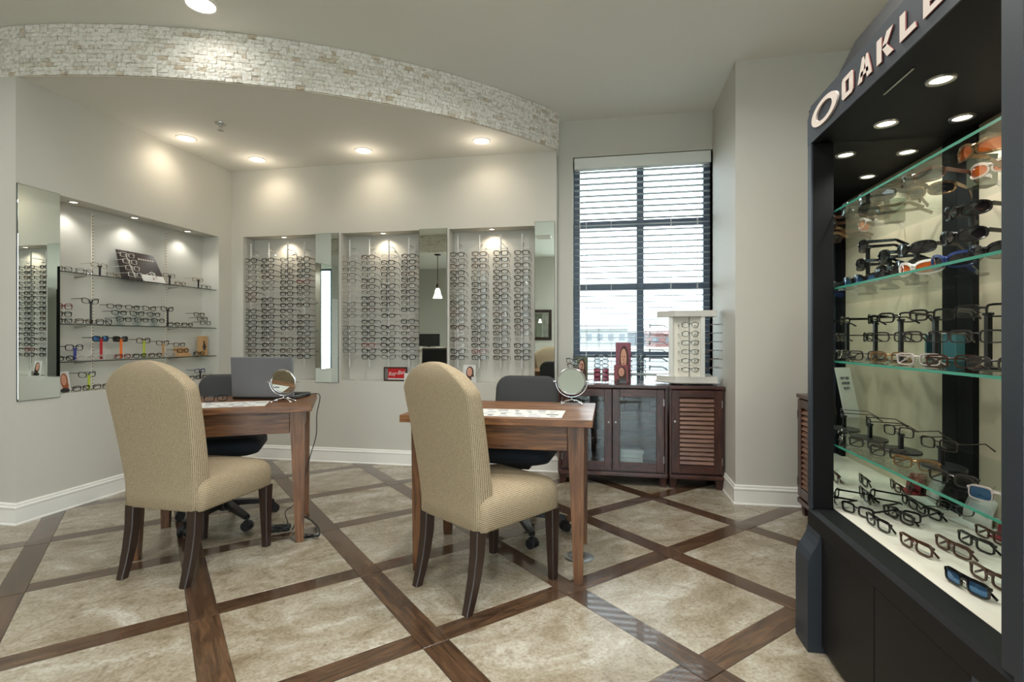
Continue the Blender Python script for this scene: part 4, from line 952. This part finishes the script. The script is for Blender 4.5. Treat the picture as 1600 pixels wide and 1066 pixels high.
# ------------------------------------------------------------------ tall display case by the right wall
OX, OY = 1.04, 1.665
XF_, Y1, Y2, XBK = .766, 1.13, 2.20, 1.29
dc = thing('display_case', 'tall black eyewear display case with white lettering on its slanted header', 'display case', (OX, OY, 0))
def cbox(n, lo, hi, m, bev=.002, par=None, seg=1): return B().box(((lo[0]+hi[0])/2-OX, (lo[1]+hi[1])/2-OY, (lo[2]+hi[2])/2), tuple(c-a for a, c in zip(lo, hi)), bev, seg).obj(n, m, par or dc)
MXZ = lambda y: Matrix(((1, 0, 0, -OX), (0, 0, -1, y-OY), (0, 1, 0, 0), (0, 0, 0, 1)))      # (x,z) outline extruded along -Y
cbox('base', (XF_+.02, Y1+.02, .02), (1.33, Y2-.005, .44), 'case_black')
cbox('toe_kick', (XF_+.05, Y1+.03, 0), (1.32, Y2-.02, .02), 'black_matte')
for a, c in ((1.272, 1.695), (1.699, 2.078)): cbox('door', (XF_+.004, a, .03), (XF_+.02, c, .424), 'case_black', .0015)
pil = [(.724, 0), (.724, .315), (.727, .335), (.737, .36), (.752, .385), (.763, .41), (.766, .432), (.80, .432), (.80, 0)]
for y in (2.205, 1.272): B().prism(pil, 0, .125, MXZ(y)).obj('pilaster', 'case_slate', dc)
b = B(); b.prism([(XF_, .428), (XF_, .488), (XF_+.012, .503), (.85, .503), (.85, .428)], 0, Y2-Y1-.02, MXZ(Y2)); b.obj('ledge', 'case_black', dc)
cbox('deck', (.85, Y1+.02, .44), (XBK, Y2-.006, .504), 'case_deck', .0)
for y0, y1 in ((2.165, Y2), (Y1+.02, 1.188)):
    B().box((XF_+.003-OX, (y0+y1)/2-OY, 1.20), (.006, y1-y0, 1.396)).obj('post_face', 'case_slate', dc)
    cbox('post', (XF_+.006, y0, .503), (.845, y1, 1.897), 'case_inside')
hd = cbox('header', (XF_+.004, Y1+.02, 1.897), (.80, Y2, 2.036), 'case_inside', .001)
fr_ = B().prism([(0, 0), (1.05, 0), (1.05, .141), (.035, .141), (0, .10)], 0, .005, Matrix(((0, 0, -1, XF_+.004-OX), (-1, 0, 0, Y2-OY), (0, 1, 0, 1.897), (0, 0, 0, 1)))).obj('header_face', 'case_slate', dc)
b = B(); b.prism([(.80, 1.93), (.812, 2.036), (.934, 2.29), (1.33, 2.29), (1.33, 1.93)], 0, Y2-Y1-.02, MXZ(Y2)); b.obj('roof', 'case_inside', dc)
cbox('inner_ceiling', (.80, Y1+.02, 1.905), (XBK+.02, Y2-.003, 1.93), 'case_inside', 0)
b = B(); b.prism([(XF_-.002, .0), (XF_-.002, 2.04), (.812, 2.045), (.934, 2.295), (1.33, 2.29), (1.33, 0)], 0, .022, MXZ(Y1+.022)); b.obj('side_panel', 'case_slate', dc)
cbox('side_panel', (.80, Y2-.004, .503), (1.33, Y2+.012, 1.93), 'case_inside', 0)
cbox('back_panel', (XBK, Y1+.02, .503), (XBK+.02, Y2-.004, 1.905), 'case_back', 0)
cbox('end_mirror', (.846, Y2-.009, .505), (XBK-.001, Y2-.005, 1.904), 'mirror', 0)
cbox('rear_post', (XBK-.02, 2.105, .505), (XBK-.001, Y2-.01, 1.904), 'case_inside', 0); cbox('rear_post', (XBK-.02, Y1+.022, .505), (XBK-.001, Y1+.10, 1.904), 'case_inside', 0)
cbox('vent_slot', (.836, 1.63, 1.9025), (.842, 1.79, 1.9048), 'brushed', 0)
SZ = [1.64, 1.346, 1.068, .75]
for z in SZ:
    s_ = cbox('glass_shelf', (.852, Y1+.024, z-.008), (1.268, Y2-.012, z), 'shelf_glass', 0)
    cbox('polished_edge', (.8515, Y1+.024, z-.0078), (.8525, Y2-.012, z-.0002), 'glass_edge', 0, None); 
for x, y, m_ in ((.955, 1.718, 1), (.961, 2.033, 0), (1.19, 2.026, 0), (1.19, 1.70, 0), (.955, 1.36, 0)):
    o = B().lathe([(.026, 0), (.028, -.004), (.036, -.005), (.038, 0), (.026, 0)], 22, (x-OX, y-OY, 1.905)).obj('light_ring', 'brushed', dc, 40)
    B().lathe([(.027, -.001), (.02, -.003), (0, -.003)], 18, (x-OX, y-OY, 1.905)).obj('light_face', 'case_lamp', dc, True)
    lamp(dc, 'SPOT', CASE_W, WARM if m_ else NEUT, (x-OX, y-OY, 1.89), .02, 120, blend=.7)
# lettering: block letters as stroke polygons in a unit cell, u runs along -Y
GL = {'O': [[(0, .12), (.12, 0), (.88, 0), (1, .12), (1, .22), (.0, .22)], [(0, .78), (1, .78), (1, .88), (.88, 1), (.12, 1), (0, .88)], [(0, .2), (.34, .2), (.34, .8), (0, .8)], [(.66, .2), (1, .2), (1, .8), (.66, .8)]],
 'A': [[(0, 0), (.32, 0), (.62, 1), (.34, 1)], [(.68, 0), (1, 0), (1, .1), (.72, 1), (.5, 1)], [(.2, .22), (.8, .22), (.76, .42), (.26, .42)]],
 'K': [[(0, 0), (.3, 0), (.3, 1), (0, 1)], [(.3, .45), (.62, 1), (1, 1), (.58, .45)], [(.3, .55), (.58, .55), (1, 0), (.64, 0)]],
 'L': [[(0, 0), (.34, 0), (.34, 1), (0, 1)], [(.34, 0), (1, 0), (.94, .24), (.34, .24)]],
 'E': [[(0, 0), (.34, 0), (.34, 1), (0, 1)], [(.34, 0), (1, 0), (.94, .22), (.34, .22)], [(.34, .40), (.85, .40), (.85, .60), (.34, .60)], [(.34, .78), (.94, .78), (1, 1), (.34, 1)]],
 'Y': [[(.34, 0), (.66, 0), (.66, .5), (.34, .5)], [(0, 1), (.32, 1), (.62, .45), (.36, .45)], [(.68, 1), (1, 1), (.64, .45), (.40, .45)]]}
XL_ = XF_-.0035
for ch, ya, yb in (('O', 1.886, 1.806), ('A', 1.776, 1.690), ('K', 1.660, 1.572), ('L', 1.540, 1.466), ('E', 1.436, 1.36), ('Y', 1.33, 1.25)):
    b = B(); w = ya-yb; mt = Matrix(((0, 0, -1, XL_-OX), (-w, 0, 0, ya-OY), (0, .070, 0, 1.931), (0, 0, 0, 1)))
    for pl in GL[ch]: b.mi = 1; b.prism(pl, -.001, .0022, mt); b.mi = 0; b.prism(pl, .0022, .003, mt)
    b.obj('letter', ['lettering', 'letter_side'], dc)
b = B(); t = bmesh.new(); n = 40; R = []
for k in range(n):
    a = 2*pi*k/n; c, s = cos(a), sin(a)
    R.append([t.verts.new((-x_, y_, z_)) for x_, y_, z_ in ((-(XL_-.0048-OX), 2.028-OY-.112*c, 1.966+.044*s), (-(XL_-.0048-OX), 2.028-OY-.070*c, 1.966+.029*s), (-(XL_+.002-OX), 2.028-OY-.070*c, 1.966+.029*s), (-(XL_+.002-OX), 2.028-OY-.112*c, 1.966+.044*s))])
for k in range(n):
    for j in range(4): t.faces.new((R[k][j], R[k][(j+1) % 4], R[(k+1) % n][(j+1) % 4], R[(k+1) % n][j]))
b._add(t, Matrix()); b.obj('oval_emblem', 'lettering', dc)

def incase(px, py, z, rz, label, kind='rect', frame='fr_black', lens='lens_clear', thick=1.3, lift=0, rx=0, cat='eyeglasses', grp='eyeglasses in the display case', s=1.0):
    p = at_z(px, py, z); x, y = min(max(p.x, .90), 1.25), min(max(p.y, 1.24), 2.13)
    return eyeglasses((x, y, z+lift), rz, label, kind, frame, lens, thick, rx, grp, False, cat, s, True)
R_ = radians
# deck, rows from the front
DK = [(1366, 826, -84, 'black eyeglasses at the far front of the white deck', 'fr_black'), (1428, 862, -80, 'brown eyeglasses second along the front of the white deck', 'fr_tortoise'), (1488, 922, -78, 'black eyeglasses with bluish lenses lying nearest the deck front edge', 'fr_black'),
 (1404, 815, -82, 'black eyeglasses in the second deck row, far end', 'fr_black'), (1486, 866, -80, 'brown eyeglasses in the middle of the second deck row', 'fr_tortoise'), (1546, 915, -80, 'brown eyeglasses at the near end of the second deck row', 'fr_tortoise'),
 (1448, 808, -84, 'black eyeglasses in the third deck row, far end', 'fr_black'), (1522, 858, -80, 'black eyeglasses in the third deck row, near end', 'fr_black')]
for px_, py_, a, lb, f in DK: incase(px_, py_, .505, R_(a), lb, 'rect', f, 'lens_blue' if 'bluish' in lb else 'lens_clear', 1.7, s=1.02)
for k, (px_, py_, z_) in enumerate(((1312, 772, 0), (1346, 782, 0), (1396, 780, 0))):
    pass
DK2 = [((.895, 2.10), -62, 'black eyeglasses in the far front corner of the deck by the mirror'), ((1.03, 2.08), -56, 'black eyeglasses standing before the end mirror on the deck')]
for (x, y), a, lb in DK2: eyeglasses((x, y, .505), R_(a), lb, 'rect', 'fr_black', 'lens_clear', 1.7, 0, 'eyeglasses in the display case')
def pod(label, x, y, z, h, m='white_acrylic', r=.05):
    t = thing('eyeglass_stand', label, 'eyeglass stand', (x, y, z)); B().lathe([(0, 0), (r*1.0, 0), (r, .006), (0, .008)], 28, (0, 0, 0), Matrix.Diagonal((1, 1.5, 1, 1))).obj('base', m, t, 40)
    B().box((0, 0, h/2+.004), (.012, .016, h-.008), .001).obj('post', m, t); B().box((0, 0, h), (.014, .03, .008), .002).obj('rest', m, t); return t
t = thing('eyeglass_stand', 'curved white plastic stand on the deck holding thin frames', 'eyeglass stand', (1.225, 2.06, .505), R_(-80))
b = B(); b.loft([[(sx*.055, .03+.07*q*q+dy, .002+q*.15) for sx, dy in ((-1, 0), (1, 0), (1, .006), (-1, .006))] for q in (0, .2, .4, .6, .8, 1)]); b.obj('panel', 'white_acrylic', t, True); B().box((0, .02, .002), (.11, .08, .004)).obj('base', 'white_acrylic', t)
eyeglasses((1.175, 2.055, .545), R_(-66), 'thin metal eyeglasses hung on the curved white deck stand', 'oval', 'fr_gun', 'lens_clear', .8, R_(-25), 'eyeglasses in the display case')
t = thing('eyeglass_stand', 'dark red plastic stand at the back of the white deck', 'eyeglass stand', (1.245, 1.91, .505), R_(-84)); b = B(); b.loft([[(sx*.06, .02+.05*q*q+dy, .002+q*.11) for sx, dy in ((-1, 0), (1, 0), (1, .006), (-1, .006))] for q in (0, .25, .5, .75, 1)]); b.obj('panel', 'dark_red', t, True); B().box((0, .02, .002), (.11, .07, .004)).obj('base', 'dark_red', t)
eyeglasses((1.20, 1.905, .505), R_(-80), 'brown eyeglasses lying before the dark red stand', 'rect', 'fr_tortoise', 'lens_clear', 1.5, 0, 'eyeglasses in the display case', fold=True)
# fourth shelf: two oval black stands, frames, cards
def on(px, py, z): p = at_z(px, py, z); return min(max(p.x, .90), 1.22), min(max(p.y, 1.26), 2.12)
z = SZ[3]
for x, y, lb in ((1.03, 2.08, 'far'), (1.03, 1.85, 'near')):
    pod('low black stand with oval foot on the lowest glass shelf, %s one' % lb, x, y, z, .06, 'black_plastic', .055)
    eyeglasses((x-.012, y, z+.05), R_(-72), 'thin dark eyeglasses perched on the %s oval foot stand' % lb, 'rect', 'fr_gun', 'lens_clear', .9, 0, 'eyeglasses in the display case')
def row(z, X, items, thick=1.0):
    for yy, a, lb, f, l_ in items: eyeglasses((X, yy, z), R_(a), lb, 'rect', f, l_, thick, 0, 'eyeglasses in the display case', False, fold=True)
row(z, .92, ((2.09, -55, 'thin dark eyeglasses on the lowest glass shelf beside the end mirror', 'fr_gun', 'lens_clear'), (1.94, -60, 'thin metal eyeglasses on the lowest glass shelf, second from the mirror', 'fr_gun', 'lens_clear'), (1.78, -52, 'gold metal eyeglasses on the lowest glass shelf, third from the mirror', 'fr_gold', 'lens_clear'), (1.61, -64, 'grey metal eyeglasses on the lowest glass shelf, fourth from the mirror', 'fr_gun', 'lens_clear'), (1.44, -58, 'pale eyeglasses on the lowest glass shelf, fifth from the mirror', 'fr_clear', 'lens_blue'), (1.27, -66, 'brown eyeglasses on the lowest glass shelf, nearest the front post', 'fr_tortoise', 'lens_clear')))
def lean_card(label, x, y, z, rz, w, h, m, lines, ink, pic=None):
    t = thing('info_card', label, 'card', (x, y, z), rz); L_ = radians(14)
    e = D.objects.new('panel', B().box((0, .002, h/2), (w, .004, h)).mesh('panel', m)); COL.objects.link(e); e.parent = t; e.rotation_euler.x = -L_
    for k, s_ in enumerate(lines): text(s_, e, .020, (0, -.0008, h*.78-.026*k), (pi/2, 0, 0), ink, .0004, sx=min(1, 7.2/len(s_)*.62))
    if pic:
        b = B(); b.prism([(.028*cos(2*pi*k/20), .022*sin(2*pi*k/20)) for k in range(20)], 0, .0006, Matrix(((1, 0, 0, 0), (0, 0, -1, -.0004), (0, 1, 0, h*.38), (0, 0, 0, 1)))); b.obj('picture_print', pic, e)
    B().box((0, .012, .003), (w*.9, .05, .006)).obj('foot', 'acrylic', t); return t
lean_card('white lettered card leaning at the case back, seen in its end mirror', 1.225, 1.47, SZ[3], R_(155), .095, .26, 'paper', ['NEED THEM', 'PRESCRIPTION', 'FINE'], 'ink_dark')
lean_card('dark lettered card with an orange picture, seen in the end mirror', 1.15, 1.38, SZ[3], R_(168), .085, .26, 'dark_print', ['READ MORE', 'BETTER'], 'paper', 'orange')
# third shelf
z = SZ[2]
for x, y, lb in ((1.04, 2.10, 'far'), (1.03, 1.88, 'middle'), (1.02, 1.63, 'near')):
    pod('two tier black eyeglass stand on the third glass shelf, %s one' % lb, x, y, z, .15, 'black_plastic', .03)
    eyeglasses((x-.014, y, z+.138), R_(-52), 'black eyeglasses on top of the %s two tier stand' % lb, 'rect', 'fr_black', 'lens_clear', 1.5, 0, 'eyeglasses in the display case')
    eyeglasses((x-.03, y, z+.068), R_(-52), 'dark eyeglasses on the lower tier of the %s two tier stand' % lb, 'rect', 'fr_gun', 'lens_clear', 1.2, 0, 'eyeglasses in the display case')
row(z, .92, ((2.09, -50, 'grey eyeglasses on the third glass shelf, first from the mirror', 'fr_gun', 'lens_clear'), (1.93, -56, 'gold metal eyeglasses on the third glass shelf, second from the mirror', 'fr_gold', 'lens_clear'), (1.77, -60, 'pale clear eyeglasses on the third glass shelf, third from the mirror', 'fr_clear', 'lens_clear'), (1.61, -54, 'brown eyeglasses on the third glass shelf, fourth from the mirror', 'fr_tortoise', 'lens_clear'), (1.45, -62, 'grey metal eyeglasses on the third glass shelf, fifth from the mirror', 'fr_gun', 'lens_clear'), (1.29, -66, 'white framed eyeglasses on the third glass shelf by the front post', 'fr_white', 'lens_blue')), 1.1)
t = thing('teal_box', 'small teal carton at the mirror end of the third glass shelf', 'box', (1.225, 2.13, z), .4); B().box((0, 0, .05), (.045, .045, .10), .002).obj('body', 'teal', t); B().box((0, 0, .102), (.046, .046, .004)).obj('lid', 'paper', t)
# second shelf: wraparound sunglasses
z = SZ[1]
def sun(x, y, z, a, lb, frame='fr_black', lens='lens_dark', lift=0): return eyeglasses((x, y, z+lift), R_(a), lb, 'wrap', frame, lens, 1.9, 0, 'sunglasses in the display case', False, 'sunglasses')
sun(.925, 2.105, z, -62, 'black wraparound sunglasses lowest beside the end mirror', lens='lens_blue')
sun(.925, 1.955, z, -66, 'dark wraparound sunglasses between mirror and white amber pair')
sun(.925, 1.80, z, -66, 'white wraparound sunglasses with orange amber lenses', 'fr_white', 'lens_amber')
sun(.925, 1.645, z, -72, 'blue rimmed wraparound sunglasses on the second shelf', 'fr_blue', 'lens_dark')
sun(.925, 1.49, z, -74, 'black wraparound sunglasses beside the blue rimmed pair')
sun(.925, 1.335, z, -76, 'black wraparound sunglasses nearest the front post on the second shelf')
pod('tall black sunglass stand in the middle of the second shelf', 1.12, 1.86, z, .20, 'black_plastic', .035)
sun(1.085, 1.86, z, -66, 'glossy black sunglasses on top of the tall middle stand', lift=.185); sun(1.075, 1.86, z, -66, 'glossy black sunglasses halfway up the tall middle stand', lift=.105)
pod('black sunglass stand beside the end mirror on the second shelf', 1.09, 2.10, z, .12, 'black_plastic', .03)
sun(1.06, 2.085, z, -66, 'black sunglasses on top of the stand beside the mirror', lift=.105); sun(1.05, 2.085, z, -66, 'black sunglasses halfway up the stand beside the mirror', lift=.045)
# first shelf, seen from below
z = SZ[0]
for x, y, a, lb, f, l_ in ((.93, 2.08, -60, 'dark sunglasses on the top shelf in the mirror corner', 'fr_black', 'lens_dark'), (1.08, 2.02, -50, 'gold rimmed sunglasses on the top shelf, second from the mirror', 'fr_gold', 'lens_dark'), (.96, 1.86, -66, 'brown sunglasses on the top shelf, third from the mirror', 'fr_tortoise', 'lens_dark'), (1.12, 1.78, -60, 'pale rimmed sunglasses on the top shelf, fourth from the mirror', 'fr_clear', 'lens_amber'), (.97, 1.60, -70, 'gold rimmed sunglasses on the top shelf, fifth from the mirror', 'fr_gold', 'lens_amber'), (1.12, 1.50, -64, 'brown sunglasses on the top shelf, sixth from the mirror', 'fr_tortoise', 'lens_dark'), (.97, 1.32, -74, 'gold rimmed sunglasses on the top shelf nearest the front post', 'fr_gold', 'lens_amber')):
    sun(x, y, z, a, lb, f, l_)
boxthing('display_block', 'pale green carton standing on the top shelf near the mirror', 'box', (1.19, 1.93, z), (.06, .05, .10), 'olive')

# ------------------------------------------------------------------ rotating eyeglass tower on the dark cabinets
TY = 4.37; TX = at_y(1072, 540, TY).x
st = thing('rotating_tower', 'white rotating eyeglass tower standing on the dark cabinets', 'display stand', (TX, TY, CH), R_(-6))
hexa = lambda r, k=1.0: [(r*1.0*cos(pi/6+pi/3*q), r*k*sin(pi/6+pi/3*q)) for q in range(6)]
hx = [(-.235, -.02), (-.09, -.175), (.235, -.11), (.235, .06), (.09, .175), (-.235, .11)]
B().lathe([(0, 0), (.13, 0), (.13, .010), (0, .010)], 32).obj('turntable', 'black_plastic', st, 40)
sc = lambda p, k: [(x*k, y*k) for x, y in p]
b = B(); b.loft([[(x, y, z) for x, y in sc(hx, k)] for z, k in ((.010, .80), (.014, 1.0), (.022, 1.03), (.026, .97), (.066, .97), (.066, .9))]); b.obj('tray', 'white_acrylic', st)
b = B(); b.prism(sc(hx, .96), .535, .582); b.obj('header', 'white_acrylic', st)
b = B(); b.box((0, .0, .30), (.25, .18, .474), .002); b.obj('column', 'warm_white', st)
B().box((0, -.094, .30), (.004, .006, .47)).obj('groove', 'ink_dark', st).location.x = .02
for s in (-1, 1): B().box((s*.118, -.104, .30), (.034, .026, .474), .002).obj('flange', 'white_acrylic', st)
for k in range(6):
    zz_ = .105+.068*(5-k)
    def tw(x, y, a, lb, f, kd): 
        c_ = Matrix.Rotation(R_(-6), 4, 'Z') @ Vector((x, y, 0)); eyeglasses((TX+c_.x, TY+c_.y, CH+zz_), R_(-6)+a, lb, kd, f, 'lens_clear', 1.25, 0, 'eyeglasses on the rotating tower', True)
    tw(.022, -.245, 0, 'dark eyeglasses on the front of the rotating tower, %s down' % ORD[k], 'fr_black', ['round', 'round', 'rect', 'rect', 'oval', 'oval'][k])
    tw(-.285, .0, -pi/2, 'eyeglasses on the window-lit left face of the rotating tower, %s down' % ORD[k], 'fr_gun', 'rect')
    if k != 9: tw(.285, .0, pi/2, 'eyeglasses on the tower face by the corner wall, %s down' % ORD[k], 'fr_tortoise', 'oval')
b = B()
for k in range(6): b.box((-.06, -.11, .125+.068*(5-k)), (.008, .05, .004)).box((.06, -.11, .125+.068*(5-k)), (.008, .05, .004))
o = b.obj('hooks', 'black_plastic', st); o['kind'] = 'stuff'
# other things on the cabinet top
def on_cab(px, Y): return at_y(px, 590, Y).x
photo_card('olive green photo card behind the upright chrome mirror on the cabinet', (on_cab(908, 4.44), 4.44, CH), 0, .11, .21, 'olive', 'hair_brown', .1)
x = on_cab(897, 4.36); t = thing('eyeglass_stand', 'clear acrylic eyeglass stand behind the round desk mirror', 'eyeglass stand', (x, 4.34, CH))
B().box((0, .015, .095), (.05, .004, .18)).obj('post', 'acrylic', t); B().box((0, 0, .003), (.10, .07, .006)).obj('base', 'acrylic', t)
for k, (zz_, f) in enumerate(((.16, 'fr_black'), (.115, 'fr_tortoise'), (.07, 'fr_gun'))): eyeglasses((x+.01*k, 4.31, CH+zz_), R_(-8+9*k), '%s eyeglasses on the acrylic stand behind the desk mirror' % KN[f], 'cat', f, 'lens_clear', 1.4, 0, 'eyeglasses on the cabinet top', True)
x = on_cab(939.5, 4.33); t = thing('tiered_stand', 'clear tiered stand with pink backing between the olive card and posters', 'eyeglass stand', (x, 4.37, CH))
B().box((0, .022, .105), (.06, .004, .21)).obj('spine', 'acrylic', t); B().box((0, -.01, .003), (.11, .09, .006)).obj('base', 'acrylic', t); B().box((-.034, .018, .062), (.055, .003, .11)).obj('pink_card', 'pink', t); B().box((.034, .018, .062), (.055, .003, .11)).obj('pink_card', 'pink', t)
for k in range(6): eyeglasses((x, 4.345, CH+.012+.036*(5-k)), 0, 'dark eyeglasses on the pink backed tiered stand, %s down' % ORD[k], 'rect', 'fr_black', 'lens_clear', 1.4, 0, 'eyeglasses on the cabinet top', True, s=.92)
photo_card('tall pink photo poster of a woman standing before the window', (on_cab(974, 4.47), 4.47, CH), 0, .125, .33, 'mauve', 'hair_brown', .05)
photo_card('lower dark red photo poster in front of the tall pink one', (on_cab(970.5, 4.41), 4.41, CH), 0, .115, .145, 'dark_red', 'hair_brown', .1)
x = on_cab(998, 4.36); t = thing('tiered_stand', 'clear tiered stand of dark frames right of the two photo posters', 'eyeglass stand', (x, 4.40, CH))
B().box((0, .022, .12), (.05, .004, .24)).obj('spine', 'acrylic', t); B().box((0, -.01, .003), (.11, .09, .006)).obj('base', 'acrylic', t)
for k in range(5): eyeglasses((x, 4.375, CH+.03+.042*(4-k)), R_(6), 'dark eyeglasses on the tiered stand beside the posters, %s down' % ORD[k], 'rect', ['fr_gun', 'fr_gun', 'fr_black', 'fr_black', 'fr_black'][k], 'lens_clear', 1.2, 0, 'eyeglasses on the cabinet top', True, s=.92)
for px_, lb, f in ((930, 'black eyeglasses lying on the cabinet edge before the pink stand', 'fr_black'), (958, 'grey eyeglasses lying on the cabinet edge before the posters', 'fr_gun')): eyeglasses((on_cab(px_, 4.23), 4.21, CH), R_(4), lb, 'rect', f, 'lens_clear', 1.2, 0, 'eyeglasses on the cabinet top', True, s=.95)
# stray pairs on the laptop desk
p = ldk(-.08, .02); eyeglasses((p.x, p.y, p.z), LA+R_(20), 'black eyeglasses lying on the desk beside the laptop', 'rect', 'fr_black', 'lens_clear', 1.5, 0, None, True)

# ------------------------------------------------------------------ the room behind the camera, seen in the mirrors
struct(B().box(((XF-2.0)/2, -1.5, (ZS+ZC)/2), (-2.0-XF, 2.2, ZC-ZS-.002)).obj('trim_3', 'ceiling_paint'))
b = B()
for s, w, z, h in stone_rows(4.0, 10, ZS, ZC-.004): b.box((-2.0-s, -.392, z), (w, random.uniform(.012, .02), h))
o = b.obj('trim_4', 'split_stone'); struct(o)
rc = thing('reception_counter', 'stone fronted reception counter seen in the mirror behind the chair', 'counter', (-3.35, -.75, 0))
B().box((0, 0, .47), (1.7, .40, .94)).obj('body', 'split_stone', rc); B().box((0, 0, .965), (1.8, .52, .05), .006, 2).obj('counter_top', 'stone_sill', rc)
t = thing('monitor', 'black monitor on the reception counter', 'monitor', (-3.42, -.78, .99)); B().box((0, 0, .14), (.42, .03, .24), .006).obj('screen_housing', 'black_plastic', t); B().box((0, 0, .006), (.2, .16, .012), .003).obj('foot', 'black_plastic', t); B().box((0, .02, .06), (.05, .03, .11)).obj('neck', 'black_plastic', t)
t = thing('folder', 'dark blue folder leaning on the reception counter front', 'folder', (-3.02, -.45, .0)); o = B().box((0, 0, .46), (.34, .03, .92), .004).obj('cover', 'navy', t); B().box((0, .005, .46), (.32, .02, .9)).obj('pages', 'paper', t)
pl = thing('pendant_lamp', 'bell shaded pendant lamp seen in the middle wall mirror', 'pendant lamp', (-3.2, -.62, ZS))
B().lathe([(0, 0), (.065, 0), (.06, -.02), (0, -.028)], 20).obj('canopy', 'fr_tortoise', pl, 40); B().cyl((0, 0, -.62), .007, .60, 8).obj('stem', 'fr_tortoise', pl); B().lathe([(0, -.55), (.022, -.56), (.03, -.62), (.018, -.66), (0, -.66)], 16).obj('socket', 'fr_tortoise', pl, 40)
B().lathe([(.022, -.65), (.045, -.68), (.06, -.76), (.09, -.84), (.088, -.842), (.056, -.76), (.041, -.684), (.018, -.655)], 24).obj('shade', 'shade_glass', pl, 40); lamp(pl, 'POINT', 6, WARM, (0, 0, -.80), .03)
dr = struct(B().box((XF+.02, -1.45, 1.02), (.04, .92, 2.04), .004).obj('door_1', 'trim_white'))
for z_, h_ in ((1.5, .7), (.55, .75)): B().box((XF+.042, -1.45, z_), (.01, .62, h_), .003).obj('panel', 'trim_white', dr)
B().lathe([(0, 0), (.012, 0), (.012, .03), (.028, .04), (.028, .06), (0, .068)], 16, (XF+.04, -1.08, .98), Matrix.Rotation(pi/2, 4, 'Y')).obj('door_knob', 'brushed', dr, 40)
t = thing('framed_mirror', 'dark framed mirror on the rear wall seen in the narrowest wall mirror', 'mirror', (-1.62, YR+.02, 1.48))
for n_, c_, d_ in (('frame_side', (-.30, 0, 0), (.07, .04, .72)), ('frame_side', (.30, 0, 0), (.07, .04, .72)), ('frame_side', (0, 0, .325), (.53, .04, .07)), ('frame_side', (0, 0, -.325), (.53, .04, .07))): B().box(c_, d_, .006).obj(n_, 'espresso', t)
B().box((0, -.005, 0), (.54, .008, .59)).obj('mirror_glass', 'mirror', t)
t = thing('ceiling_vent', 'square white air vent in the ceiling seen in the narrowest mirror', 'air vent', (-1.19, -.9, ZC)); B().box((0, 0, -.006), (.30, .30, .012), .003).obj('frame', 'fixture_white', t)
for k in range(7): B().box((0, -.105+.035*k, -.013), (.25, .02, .004), rx=.5).obj('blade', 'fixture_white', t)
